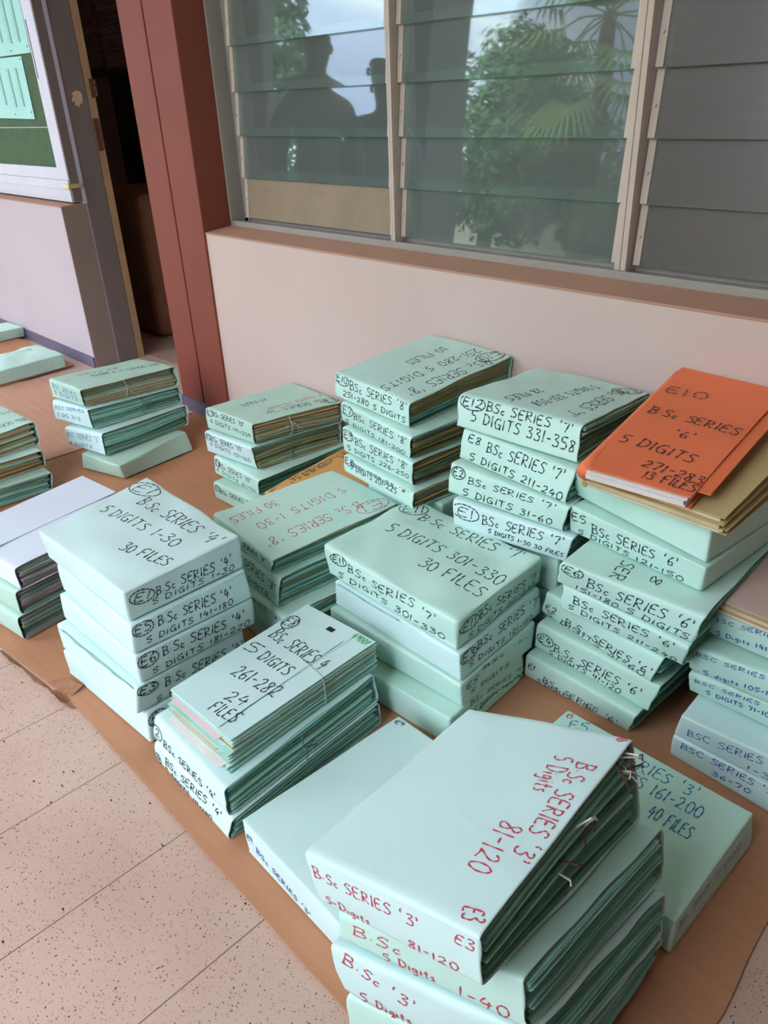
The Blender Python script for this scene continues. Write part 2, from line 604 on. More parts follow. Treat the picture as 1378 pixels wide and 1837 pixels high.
# patch of bare plaster where the paint has flaked off the frame
pb = MB()
pts = []
for k in range(22):
    an = 2 * pi * k / 22
    rr = 1 + 0.75 * noise.noise(Vector((cos(an) * 2.6, sin(an) * 2.6, 4.0)))
    pts.append((0.0452, 1.640 - 1.62 + 0.021 * rr * cos(an), 1.142 + 0.028 * rr * sin(an)))
pb.add(pts, [tuple(range(22))])
pb.build('flaked_patch', M['plaster'], door)

# ------------------------------------------------------------------ louvre window
win = struct(empty('window_1', (0, 1.62, 0)))
def wpart(name, m, x0, x1, y0, y1, z0, z1, bevel=0.0):
    return bx(name, m, x0, x1, y0 - 1.62, y1 - 1.62, z0, z1, win, bevel)
b = MB()
b.box(-2.414, 3.2, 1.577 - 1.62, 1.588 - 1.62, 0.719, 0.741)
b.box(-2.414, 3.2, 1.588 - 1.62, 1.69 - 1.62, 0.719, 0.734)
b.box(-2.414, 3.2, 1.632 - 1.62, 1.69 - 1.62, 0.734, 0.746)
b.build('bottom_rail', M['frame_grey'], win, bevel=0.0015)
b = MB()
b.box(-2.414, -2.404, 1.577 - 1.62, 1.69 - 1.62, 0.734, 1.95)
b.box(-2.404, -2.368, 1.632 - 1.62, 1.69 - 1.62, 0.734, 1.95)
b.box(-2.372, -2.364, 1.624 - 1.62, 1.66 - 1.62, 0.734, 1.95)
b.build('side_frame', M['frame_grey'], win, bevel=0.0015)
wpart('head_frame', M['frame_grey'], -2.414, 3.2, 1.577, 1.69, 1.90, 1.952, 0.002)
bays = ((-2.352, -1.642), (-1.598, -0.928), (-0.874, -0.190), (-0.140, 0.55))
MULL = ((-1.631, -1.608), (-0.918, -0.886), (-0.180, -0.150))
for x0, x1 in MULL:
    b = MB()
    w = x1 - x0
    b.box(x0, x1, 1.593 - 1.62, 1.68 - 1.62, 0.734, 1.95)
    b.box(x0 + w * 0.30, x0 + w * 0.48, 1.590 - 1.62, 1.594 - 1.62, 0.734, 1.95)
    b.box(x0 + w * 0.56, x0 + w * 0.98, 1.588 - 1.62, 1.594 - 1.62, 0.734, 1.95)
    b.build('mullion', M['alu_clip'], win, bevel=0.0015)
ROWS = [0.7495 + 0.1268 * k for k in range(9)]
TILT = {0: 5.0, 1: 5.3, 2: 5.0, 3: 4.6, 4: 5.2, 5: 4.8, 6: 5, 7: 5, 8: 5}
for bi, (x0, x1) in enumerate(bays):
    for ri, z0 in enumerate(ROWS):
        a = radians(TILT[ri] + (0.25 if bi == 1 else 0) + (0.4 * ((ri * 7 + bi * 3) % 3 - 1)))
        ln, th = 0.1500, 0.005
        e1 = Vector((0, sin(a), cos(a)))      # up the blade
        nn = Vector((0, -cos(a), sin(a)))     # outward normal
        p0 = Vector((0, 1.617 - 1.62, z0))
        g = MB()
        lo_ = ln - 0.026
        prof = [p0, p0 + nn * th, p0 + nn * th + e1 * lo_, p0 + e1 * lo_]
        g.prism_x([(p.y, p.z) for p in prof], x0, x1)
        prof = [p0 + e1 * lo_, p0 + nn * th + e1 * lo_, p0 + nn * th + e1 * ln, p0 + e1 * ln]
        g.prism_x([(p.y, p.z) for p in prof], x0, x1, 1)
        gm = M['glass']
        if bi >= 2:
            gm = M['glass_frost']
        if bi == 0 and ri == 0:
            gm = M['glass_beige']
        g.build('glass_slat', [gm, M['glass_overlap']], win, fix=True)
        for cx0, cx1 in ((x0 - 0.008, x0 + 0.008), (x1 - 0.008, x1 + 0.008)):
            c = MB()
            q0 = p0 - nn * 0.004 + e1 * 0.001
            prof = [q0, q0 + nn * 0.012, q0 + nn * 0.012 + e1 * 0.131, q0 + e1 * 0.131]
            c.prism_x([(p.y, p.z) for p in prof], cx0, cx1)
            c.tube([(0.5 * (cx0 + cx1), (q0 + nn * 0.010 + e1 * 0.060).y, (q0 + e1 * 0.060).z),
                    (0.5 * (cx0 + cx1), (q0 + nn * 0.016 + e1 * 0.060).y, (q0 + nn * 0.016 + e1 * 0.060).z)], 0.003, 8)
            c.build('clip', M['alu_clip'], win, fix=True)

# ------------------------------------------------------------------ notice board on the white wall
nb = tag(empty('notice_board', (-3.57, 1.53, 0.74)), 'green notice board in a white aluminium frame on the white wall sill', 'notice board')
def npart(name, m, x0, x1, y0, y1, z0, z1, bevel=0.0):
    return bx(name, m, x0 + 3.57, x1 + 3.57, y0 - 1.53, y1 - 1.53, z0 - 0.74, z1 - 0.74, nb, bevel)
npart('panel', M['green_board'], -5.4, -3.66, 1.545, 1.572, 0.80, 2.3)
b = MB()
b.box(-3.668 + 3.57, -3.568 + 3.57, 0.0, 0.035, 0.0885, 1.60)
b.box(-5.5 + 3.57, -3.669 + 3.57, 0.001, 0.034, 0.0885, 0.138)
b.box(-5.5 + 3.57, -3.566 + 3.57, -0.006, 0.036, 0.0, 0.088)
b.box(-5.5 + 3.57, -3.568 + 3.57, -0.008, -0.006, 0.050, 0.054)
b.box(-5.5 + 3.57, -3.568 + 3.57, 0.0, 0.035, 1.601, 1.65)
b.box(-5.5 + 3.57, -5.4 + 3.57, 0.0, 0.035, 0.14, 1.60)
b.build('frame', M['alu_white'], nb, bevel=0.002)
npart('side_channel', M['doorframe'], -3.568, -3.554, 1.528, 1.568, 0.745, 2.3)
npart('slot', M['blackline'], -3.655, -3.650, 1.5290, 1.5305, 1.22, 1.43)
npart('wire', M['alu_white'], -4.6, -3.66, 1.5425, 1.545, 1.036, 1.0385)
b = MB()
b.box(-3.605 + 3.57, -3.549 + 3.57, 1.514 - 1.53, 1.5235 - 1.53, 0.797 - 0.74, 0.815 - 0.74)
b.box(-3.554 + 3.57, -3.547 + 3.57, 1.514 - 1.53, 1.578 - 1.53, 0.797 - 0.74, 0.815 - 0.74)
b.build('latch', M['brass'], nb, bevel=0.0015)
def notice(x0, x1, z0, z1, skew, lines, label, title=None):
    b = MB()
    b.add([(x0, 1.5415, z0), (x1, 1.5415, z0 - skew), (x1 + 0.004, 1.5415, z1 - skew), (x0 + 0.004, 1.5415, z1)], [(0, 1, 2, 3)])
    b.add([(x0, 1.5440, z0), (x1, 1.5440, z0 - skew), (x1 + 0.004, 1.5440, z1 - skew), (x0 + 0.004, 1.5440, z1)], [(3, 2, 1, 0)])
    o = b.build('notice_sheet', M['notice'])
    t = MB()
    for lx, zz0, zz1 in lines:
        for k in range(3):
            t.box(lx + k * 0.007, lx + k * 0.007 + 0.0008, 1.5406, 1.5412, zz0, zz1)
        zc = zz1
        while zc > zz0:
            t.box(lx - 0.030, lx - 0.008, 1.5406, 1.5412, zc, zc + 0.0005)
            zc -= 0.009
    t.build('printed_columns', M['darkline'], o)
    p = MB()
    for px, pz in ((x0 + 0.02, z1 - 0.015), (x1 - 0.015, z1 - 0.018), (x1 - 0.02, z0 + 0.02), (0.5 * (x0 + x1), z0 + 0.014)):
        p.tube([(px, 1.5415, pz), (px, 1.537, pz)], 0.0035, 8)
    p.build('drawing_pin', M['alu_white'], o)
    tag(o, label, 'notice', 'notices pinned to the green board')
    return o
notice(-4.225, -3.812, 1.078, 1.318, 0.008, [(-4.10, 1.13, 1.26), (-3.99, 1.12, 1.27), (-3.90, 1.12, 1.27)], 'lower mint printed sheet pinned on green board, its corner nearest the wire')
notice(-4.10, -3.700, 1.321, 1.70, 0.004, [(-3.98, 1.37, 1.62), (-3.88, 1.36, 1.62), (-3.79, 1.36, 1.62)], 'upper mint printed sheet pinned on green board, running up out of view')

# ------------------------------------------------------------------ things in the dark room
sh = tag(empty('shelf', (-4.95, 2.68, 1.315)), 'brown wooden shelf board in the dark room behind the doorway', 'shelf')
bx('board', M['shelf'], -0.75, 0.75, -0.14, 0.16, -0.03, 0.0, sh, 0.002)
bx('bracket', M['shelf'], -0.70, -0.67, -0.12, 0.16, -1.315, -0.03, sh)
bx('bracket', M['shelf'], 0.70, 0.73, -0.12, 0.16, -1.315, -0.03, sh)
for j, (px, hgt, wdt, lab) in enumerate(((-4.93, 0.50, 0.30, 'tall yellowed paper stack on the dark shelf, beside the door jamb'),
                                        (-5.30, 0.42, 0.27, 'old paper stack on the dark shelf, deeper behind the door jamb'))):
    r_ = random.Random(j)
    b = MB()
    z = 1.3155
    while z < 1.315 + hgt:
        t_ = r_.uniform(0.004, 0.011)
        dx, dy = r_.uniform(-0.012, 0.012), r_.uniform(-0.01, 0.01)
        b.box(px - wdt / 2 + dx, px + wdt / 2 + dx, 2.565 + dy, 2.80 + dy, z, z + t_ * 0.8)
        z += t_
    tag(b.build('paper_stack', M['oldpaper']), lab, 'paper stack', 'paper stacks on the dark shelf')
b = MB()
b.box(-0.55, 0.08, 0.0, 0.5, 0.03, 0.72)
o = b.build('storage_trunk', M['dark_brown'], bevel=0.05)
o.modifiers['bevel'].segments = 4
o.location = (-3.83, 1.90, -0.03)
o.location = (-3.84, 1.93, 0.0)
for v in o.data.vertices:
    if v.co.z < 0.1:
        v.co.z = 0.0
tag(o, 'dark brown rounded box standing on the room floor behind the doorway', 'box')

# ------------------------------------------------------------------ cardboard on the floor
def sheet(name, poly, z0, z1, m, label, wob=0.004, group='cardboard sheets laid on the floor', seed=0):
    pts = []
    n = len(poly)
    for i in range(n):
        a_, c_ = Vector(poly[i]), Vector(poly[(i + 1) % n])
        k = max(2, int((c_ - a_).length / 0.04))
        for j in range(k):
            p = a_.lerp(c_, j / k)
            w = noise.noise(Vector((p.x * 9 + seed, p.y * 9, seed))) * wob
            pts.append((p.x + w, p.y + w * 0.8))
    bm = bmesh.new()
    vs = [bm.verts.new((x, y, z1)) for x, y in pts]
    f = bm.faces.new(vs)
    if f.normal.z < 0:
        f.normal_flip()
    r_ = bmesh.ops.extrude_face_region(bm, geom=[f])
    for e in r_['geom']:
        if isinstance(e, bmesh.types.BMVert):
            e.co.z = z0
    bmesh.ops.recalc_face_normals(bm, faces=bm.faces)
    me = bpy.data.meshes.new(name)
    bm.to_mesh(me)
    bm.free()
    me.materials.append(m)
    o = bpy.data.objects.new(name, me)
    COL.objects.link(o)
    return tag(o, label, 'cardboard', group)

c1 = sheet('cardboard_sheet', [(-1.392, 0.352), (-0.95, 0.350), (-0.47, 0.345), (-0.12, 0.35), (-0.128, 0.70), (-0.139, 0.90), (-0.10, 1.455), (-1.40, 1.455), (-1.395, 0.40)], 0.0022, 0.0055, M['cardboard'],
      'large brown cardboard sheet under the stacks in front of the camera', seed=1)
c2 = sheet('cardboard_sheet', [(-2.668, 0.30), (-2.1, 0.305), (-1.66, 0.318), (-1.44, 0.345), (-1.376, 0.347), (-1.376, 0.42), (-1.39, 1.44), (-2.67, 1.455)], 0.0002, 0.0020, M['cardboard'],
      'brown cardboard sheet with a bent torn corner, under the white-topped pile', seed=2)
c3 = sheet('cardboard_sheet', [(-3.70, 0.12), (-2.652, 0.20), (-2.655, 1.44), (-3.40, 1.40), (-3.55, 1.30), (-3.70, 1.0)], 0.0021, 0.0050, M['cardboard_pale'],
      'sheen-paled worn cardboard sheet left of the stacks, towards the white wall', seed=3)
c4 = sheet('cardboard_sheet', [(-5.6, 0.92), (-3.63, 1.03), (-3.672, 1.40), (-5.6, 1.44)], 0.006, 0.0125, M['cardboard'],
      'thick cardboard sheet under the low parcels by the white wall', seed=4)
# torn, bent corner of the second sheet: crumpled flaps and a lifted corrugated edge
tb = MB()
for k in range(9):
    t0 = k / 8
    x = -1.66 + 0.28 * t0
    y = 0.318 + 0.031 * t0
    tb.add([(x, y - 0.004, 0.0025), (x + 0.035, y, 0.003), (x + 0.035, y - 0.010 - 0.003 * sin(k * 2.1), 0.006 + 0.002 * sin(k * 1.3)), (x, y - 0.012 - 0.003 * sin(k * 2.1 - 2.1), 0.006 + 0.002 * sin(k * 1.3 - 1.3))], [(0, 1, 2, 3), (3, 2, 1, 0)])
tb.add([(-1.47, 0.340, 0.0025), (-1.38, 0.352, 0.003), (-1.385, 0.388, 0.016), (-1.44, 0.372, 0.012)], [(0, 1, 2, 3), (3, 2, 1, 0)])
tb.add([(-1.43, 0.343, 0.004), (-1.372, 0.350, 0.004), (-1.372, 0.338, 0.018), (-1.42, 0.331, 0.012)], [(0, 1, 2, 3), (3, 2, 1, 0)])
tb.build('torn_edge', M['cardboard_edge'], c2)

# ================================================================== HANDWRITING
G = {
 'A': (.7, [[(0, 0), (.35, 1), (.7, 0)], [(.13, .38), (.57, .38)]]),
 'B': (.62, [[(.08, 0), (.06, 1)], [(-.04, 1.0), (.38, .98), (.52, .84), (.46, .63), (.1, .54), (.48, .44), (.62, .25), (.5, .06), (-.02, 0)]]),
 'C': (.62, [[(.6, .86), (.36, 1), (.1, .78), (.02, .45), (.14, .12), (.38, 0), (.62, .14)]]),
 'D': (.66, [[(.08, 0), (.06, 1)], [(-.02, .98), (.38, .94), (.62, .62), (.58, .28), (.32, .03), (0, 0)]]),
 'E': (.56, [[(.54, .98), (.06, .96), (.02, .02), (.56, .02)], [(.04, .52), (.44, .54)]]),
 'F': (.54, [[(.05, 0), (.06, .97), (.56, 1)], [(.06, .52), (.42, .54)]]),
 'G': (.66, [[(.58, .88), (.36, 1), (.1, .78), (.03, .42), (.18, .06), (.44, .04), (.58, .22), (.58, .44), (.36, .44)], [(.58, .44), (.6, -.06)]]),
 'I': (.22, [[(.1, 0), (.12, 1)]]),
 'L': (.5, [[(.08, 1), (.04, .02), (.5, .04)]]),
 'O': (.66, [[(.34, 1), (.1, .82), (.03, .45), (.16, .1), (.38, 0), (.6, .22), (.62, .62), (.48, .92), (.34, 1)]]),
 'R': (.64, [[(.08, 0), (.06, 1)], [(-.02, .98), (.38, .98), (.54, .8), (.44, .58), (.1, .5), (.62, 0)]]),
 'S': (.58, [[(.56, .88), (.36, 1), (.12, .9), (.08, .7), (.3, .54), (.5, .36), (.48, .12), (.24, 0), (0, .08)]]),
 'T': (.6, [[(.0, .96), (.62, 1)], [(.32, .97), (.3, 0)]]),
 'c': (.36, [[(.34, .38), (.2, .44), (.06, .3), (.06, .1), (.2, 0), (.38, .08)]]),
 'e': (.4, [[(.05, .26), (.34, .3), (.26, .48), (.1, .42), (.04, .18), (.18, 0), (.38, .08)]]),
 'g': (.46, [[(.4, .5), (.2, .56), (.06, .36), (.14, .14), (.34, .22), (.4, .5), (.4, -.1), (.24, -.34), (.04, -.24)]]),
 'i': (.2, [[(.1, .5), (.1, 0)], [(.1, .72), (.12, .76)]]),
 't': (.36, [[(.18, .86), (.16, .1), (.32, .02)], [(0, .56), (.36, .58)]]),
 's': (.36, [[(.34, .48), (.16, .52), (.1, .36), (.28, .22), (.26, .04), (.02, .02)]]),
 'd': (.46, [[(.4, .36), (.22, .46), (.05, .26), (.14, .02), (.34, .1), (.42, .9), (.42, 0)]]),
 '0': (.58, [[(.3, 1), (.08, .78), (.04, .38), (.2, .02), (.42, .06), (.56, .4), (.5, .82), (.3, 1)]]),
 '1': (.24, [[(.12, 1), (.1, 0)]]),
 '2': (.6, [[(.06, .8), (.26, 1), (.48, .86), (.44, .56), (.02, .04), (.2, .1), (.62, .02)]]),
 '3': (.56, [[(.06, .92), (.34, 1), (.46, .8), (.2, .56), (.5, .42), (.5, .12), (.26, 0), (.0, .1)]]),
 '4': (.6, [[(.3, 1), (.04, .42), (.58, .46)], [(.46, .72), (.38, -.02)]]),
 '5': (.58, [[(.6, 1), (.14, .96), (.1, .58), (.4, .58), (.54, .32), (.4, .06), (.02, .04)]]),
 '6': (.54, [[(.44, 1), (.14, .66), (.04, .26), (.22, 0), (.46, .1), (.46, .36), (.22, .44), (.06, .26)]]),
 '7': (.56, [[(.0, .92), (.52, 1), (.22, 0)]]),
 '8': (.56, [[(.5, .86), (.24, 1), (.1, .78), (.42, .42), (.46, .12), (.22, 0), (.06, .18), (.48, .74), (.5, .86)]]),
 '9': (.54, [[(.46, .8), (.2, .98), (.04, .76), (.16, .54), (.42, .64), (.48, .9), (.4, 0)]]),
 "'": (.22, [[(.04, 1.08), (.14, .96), (.08, .76)]]),
 '`': (.24, [[(.16, 1.08), (.04, .94), (.12, .76)]]),
 '-': (.46, [[(.04, .48), (.42, .52)]]),
 '.': (.2, [[(.06, .30), (.12, .34)]]),
 ' ': (.42, []),
}


def layout(text, rnd):
    """pen strokes of a line of handwriting, cap height 1; returns strokes, width, circle"""
    circ = text.startswith('@')
    if circ:
        text = text[1:]
    x = 0.0
    strokes = []
    q = False
    for ch in text:
        if ch == "'":
            ch = "'" if q else '`'
            q = not q
        w, ss = G.get(ch, G['-'])
        sc = rnd.uniform(0.92, 1.06)
        dy = rnd.uniform(-0.05, 0.05)
        sl = rnd.uniform(0.02, 0.12)
        for s in ss:
            strokes.append([(x + px * sc + py * sl, py * sc + dy) for px, py in s])
        x += w * sc + 0.17 + rnd.uniform(-0.03, 0.04)
    x -= 0.17
    if circ:
        n = 22
        rx, ry = x * 0.5 + 0.26, 0.80
        ov = rnd.uniform(-0.4, 0.4)
        strokes.append([(x * 0.5 + (rx + 0.05 * k / n) * cos(1.9 + ov - 2 * pi * 1.04 * k / n), 0.46 + (ry + 0.04 * k / n) * sin(1.9 + ov - 2 * pi * 1.04 * k / n)) for k in range(n + 1)])
    return strokes, x


def smooth(poly, n=3):
    """round the corners of a pen stroke"""
    if len(poly) < 3:
        return poly
    out = []
    P = [poly[0]] + poly + [poly[-1]]
    for i in range(1, len(P) - 2):
        p0, p1, p2, p3 = P[i - 1], P[i], P[i + 1], P[i + 2]
        for k in range(n):
            t = k / n
            c = []
            for d in (0, 1):
                c.append(0.5 * (2 * p1[d] + (p2[d] - p0[d]) * t * 0.8 + (2 * p0[d] - 5 * p1[d] + 4 * p2[d] - p3[d]) * t * t * 0.8 + (3 * p1[d] - p0[d] - 3 * p2[d] + p3[d]) * t ** 3 * 0.8
                                + (0.2 * (p2[d] - p1[d]) * 2 * t)))
            out.append(tuple(c))
    out.append(P[-2])
    return out


# ================================================================== FILE BUNDLES AND PARCELS
class Body:
    """a wrapped block of files: eight corners plus the swell and creases of its paper"""
    def __init__(s, co, seed, amp=0.0016, bulge=0.004, top=True, droop=0.0):
        s.c = [Vector(p) for p in co]            # a b c d (base)  A B C D (top)
        s.a = ((s.c[5] - s.c[4]).length + (s.c[6] - s.c[7]).length) / 2
        s.b = ((s.c[7] - s.c[4]).length + (s.c[6] - s.c[5]).length) / 2
        s.t = sum((s.c[i + 4] - s.c[i]).length for i in range(4)) / 4
        s.seed, s.amp, s.bulge, s.top, s.droop = seed, amp, bulge, top, droop

    def tri(s, u, v, w):
        c = s.c
        lo = c[0] * ((1 - u) * (1 - v)) + c[1] * (u * (1 - v)) + c[2] * (u * v) + c[3] * ((1 - u) * v)
        hi = c[4] * ((1 - u) * (1 - v)) + c[5] * (u * (1 - v)) + c[6] * (u * v) + c[7] * ((1 - u) * v)
        return lo * (1 - w) + hi * w

    def crease(s, p):
        q = Vector((p.x + s.seed * 1.37, p.y - s.seed * 0.71, p.z + s.seed * 0.33))
        f = noise.noise(q * 11) * 0.7
        f += (0.35 - abs(noise.noise(q * 8 + Vector((5, 1, 2))))) * 0.9
        return f

    def P(s, u, v, w, off=0.0, r=0.005, xr=True):
        """point on the paper at normalised box position (u, v, w), off metres outside it"""
        p = Vector((u * s.a, v * s.b, w * s.t))
        h = Vector((s.a / 2, s.b / 2, s.t / 2))
        q = p - h
        r = min(r, s.t * 0.45)
        k = Vector((max(-h.x + (r if xr else 0), min(h.x - (r if xr else 0), q.x)), max(-h.y + r, min(h.y - r, q.y)), max(-h.z + r, min(h.z - r, q.z))))
        d = q - k
        if d.length > 1e-9:
            n = d.normalized()
            q2 = k + n * r
        else:
            n = Vector((0, 0, 1))
            q2 = q
        amp = s.amp
        swell = 0.0
        if n.z > 0.5:
            swell = s.bulge * 16 * u * (1 - u) * v * (1 - v) * n.z if s.top else -0.0008
            amp *= 1.0 if s.top else 0.25
        elif n.z < -0.5:
            amp = 0.0
        else:
            swell = 0.0012 * 4 * w * (1 - w) - 0.0016
            amp *= 0.9
        q3 = q2 + n * (off + swell + amp * s.crease(p))
        if s.droop and s.top and n.z > 0.3:
            q3.z -= s.droop * (2 * abs(u - 0.5)) ** 3 * (0.6 + 0.4 * noise.noise(Vector((v * 4, s.seed, 0))))
        g = q3 + h
        return s.tri(g.x / s.a, g.y / s.b, g.z / s.t)


def axis(n, L, r):
    e = r / L
    a = [0, e * 0.30, e * 0.75, e * 1.6]
    m = [e * 1.6 + (1 - 3.2 * e) * i / n for i in range(1, n)]
    return a + m + [1 - x for x in reversed(a)]


def closed_wrap(B, r=0.005):
    ax, ay, az = axis(20, B.a, r), axis(20, B.b, r), axis(5, B.t, r)
    idx = {}
    vs, fs = [], []

    def vid(i, j, k):
        key = (i, j, k)
        if key not in idx:
            idx[key] = len(vs)
            vs.append(B.P(ax[i], ay[j], az[k], 0, r))
        return idx[key]
    nx, ny, nzz = len(ax) - 1, len(ay) - 1, len(az) - 1
    for i in range(nx):
        for j in range(ny):
            fs.append((vid(i, j, 0), vid(i, j + 1, 0), vid(i + 1, j + 1, 0), vid(i + 1, j, 0)))
            fs.append((vid(i, j, nzz), vid(i + 1, j, nzz), vid(i + 1, j + 1, nzz), vid(i, j + 1, nzz)))
    for i in range(nx):
        for k in range(nzz):
            fs.append((vid(i, 0, k), vid(i + 1, 0, k), vid(i + 1, 0, k + 1), vid(i, 0, k + 1)))
            fs.append((vid(i, ny, k), vid(i, ny, k + 1), vid(i + 1, ny, k + 1), vid(i + 1, ny, k)))
    for j in range(ny):
        for k in range(nzz):
            fs.append((vid(0, j, k), vid(0, j, k + 1), vid(0, j + 1, k + 1), vid(0, j + 1, k)))
            fs.append((vid(nx, j, k), vid(nx, j + 1, k), vid(nx, j + 1, k + 1), vid(nx, j, k + 1)))
    m = MB()
    m.add(vs, fs)
    return m


def open_wrap(B, r=0.009, th=0.0013):
    """sleeve of paper round top, spine, base and back, open at both sides"""
    rnd = random.Random(B.seed)
    ay, az = axis(18, B.b, r), axis(4, B.t, r)
    ring = [(v, 0.0) for v in ay[:-1]] + [(1.0, w) for w in az[:-1]] + [(v, 1.0) for v in reversed(ay[1:])] + [(0.0, w) for w in reversed(az[1:])]
    nr = len(ring)
    us = [0.0, 0.012, 0.04] + [0.04 + 0.92 * i / 14 for i in range(1, 14)] + [0.96, 0.988, 1.0]
    vs = []
    for layer in (0, 1):
        for iu, u in enumerate(us):
            for (v, w) in ring:
                e = 0.0
                if iu in (0, len(us) - 1):
                    e = 0.006 * noise.noise(Vector((v * 3, w * 2 + iu, B.seed)))
                uu = u + (e if iu else -e) / B.a * (1 if iu else 1)
                vs.append(B.P(uu, v, w, -th * layer, r, False))
    nu = len(us)
    fs = []
    for i in range(nu - 1):
        for j in range(nr):
            j2 = (j + 1) % nr
            fs.append((i * nr + j, (i + 1) * nr + j, (i + 1) * nr + j2, i * nr + j2))
            o = nu * nr
            fs.append((o + i * nr + j, o + i * nr + j2, o + (i + 1) * nr + j2, o + (i + 1) * nr + j))
    o = nu * nr
    for j in range(nr):
        j2 = (j + 1) % nr
        fs.append((j, j2, o + j2, o + j))
        e = (nu - 1) * nr
        fs.append((e + j2, e + j, o + e + j, o + e + j2))
    m = MB()
    m.add(vs, fs)
    return m


PAL = {
 'tan': (['f_tan', 'f_olive', 'f_tan', 'f_brown', 'f_green', 'f_dark'], ['paper_c', 'paper_w', 'paper_c']),
 'tangreen': (['f_tan', 'f_green', 'f_olive', 'f_dark', 'f_teal'], ['paper_c', 'paper_w']),
 'green': (['f_green', 'f_teal', 'f_green', 'f_teal', 'f_dark'], ['f_green', 'paper_w', 'f_teal']),
 'darkgreen': (['f_dark', 'f_green', 'f_teal', 'f_dark'], ['f_dark', 'f_green', 'paper_c']),
 'mixed': (['f_green', 'f_tan', 'f_teal', 'f_green', 'f_tan'], ['paper_c', 'f_green', 'paper_w']),
 'grey': (['f_grey', 'f_mauve', 'f_grey', 'f_dark', 'f_mauve'], ['f_mauve', 'paper_w', 'f_grey']),
 'loose': (['mint', 'f_green', 'mint', 'f_teal', 'f_green'], ['f_pink', 'paper_w', 'paper_c']),
}


def slab(B, u0, u1, v0, v1, w0, w1, wav, nu=4, nv=14, skew=0.0):
    """one leaf: thin wavy closed slab between heights w0 and w1 (0..1)"""
    m = MB()
    us = [u0 + (u1 - u0) * f for f in ((0, 0.35, 0.8, 1.0) if nu == 4 else (0, 1))]
    vs = []
    for lay in (0, 1):
        for iu, u in enumerate(us):
            for j in range(nv + 1):
                v = v0 + (v1 - v0) * j / nv
                wv = wav(u, v)
                uu = u
                if iu == len(us) - 1:
                    uu += 0.004 * noise.noise(Vector((v * 5, w0 * 40, B.seed)))
                w = (w1 if lay else w0) + wv
                vs.append(B.tri(uu, v, w))
    nn = nv + 1
    o = len(us) * nn
    fs = []
    for i in range(len(us) - 1):
        for j in range(nv):
            a_ = i * nn + j
            fs.append((a_, a_ + 1, a_ + nn + 1, a_ + nn))
            fs.append((o + a_, o + a_ + nn, o + a_ + nn + 1, o + a_ + 1))
    for i in range(len(us) - 1):
        a_ = i * nn
        fs.append((a_, a_ + nn, o + a_ + nn, o + a_))
        a_ = i * nn + nv
        fs.append((a_ + nn, a_, o + a_, o + a_ + nn))
    e = (len(us) - 1) * nn
    for j in range(nv):
        fs.append((j + 1, j, o + j, o + j + 1))
        fs.append((e + j, e + j + 1, o + e + j + 1, o + e + j))
    m.add(vs, fs)
    return m


def fill(B, root, pal, n, lo=0.05, hi=0.95, inset=0.003, seed=0, vgap=0.02, fan=0.0):
    rnd = random.Random(B.seed * 31 + seed)
    covs, inn = PAL[pal]
    pitch = (hi - lo) / n
    jag = 0.009 / B.a
    base_in = inset / B.a
    for i in range(n):
        w = lo + pitch * i
        cm = M[covs[rnd.randrange(len(covs))]]
        im = M[inn[rnd.randrange(len(inn))]]
        ph, ph2 = rnd.uniform(0, 6), rnd.uniform(0, 6)
        am = rnd.uniform(0.08, 0.30) * pitch

        def wav(u, v, i=i, ph=ph, am=am):
            edge = max(0.0, (u - 0.55) / 0.45)
            frac = (i + 0.5) / n
            c = 0.05 * sin(v * 5.0 + B.seed) * 4 * frac * (1 - frac)
            return (am * sin(v * 9 + ph) + c + fan * (v - 0.5) * 4 * frac * (1 - frac)) * (0.3 + 0.7 * edge)
        u1 = 1 - base_in + rnd.uniform(-jag, jag * 0.7)
        v0 = vgap + rnd.uniform(0, 0.012)
        v1 = 1 - vgap - rnd.uniform(0, 0.045)
        m = MB()
        parts = ((0.0, 0.30, 0.0, 0), (0.35, 0.50 + rnd.uniform(0.08, 0.16), -rnd.uniform(0.001, 0.010) / B.a, 1), (0.70, 0.96, rnd.uniform(-0.004, 0.003) / B.a, 0))
        for f0, f1, du, mi in parts:
            s_ = slab(B, 0.03, u1 + du, v0, v1 - (0.015 if mi else 0), w + pitch * f0, w + pitch * f1, wav)
            m.add(s_.v, s_.f, mi)
        m.build('file_folder', [cm, im], root)


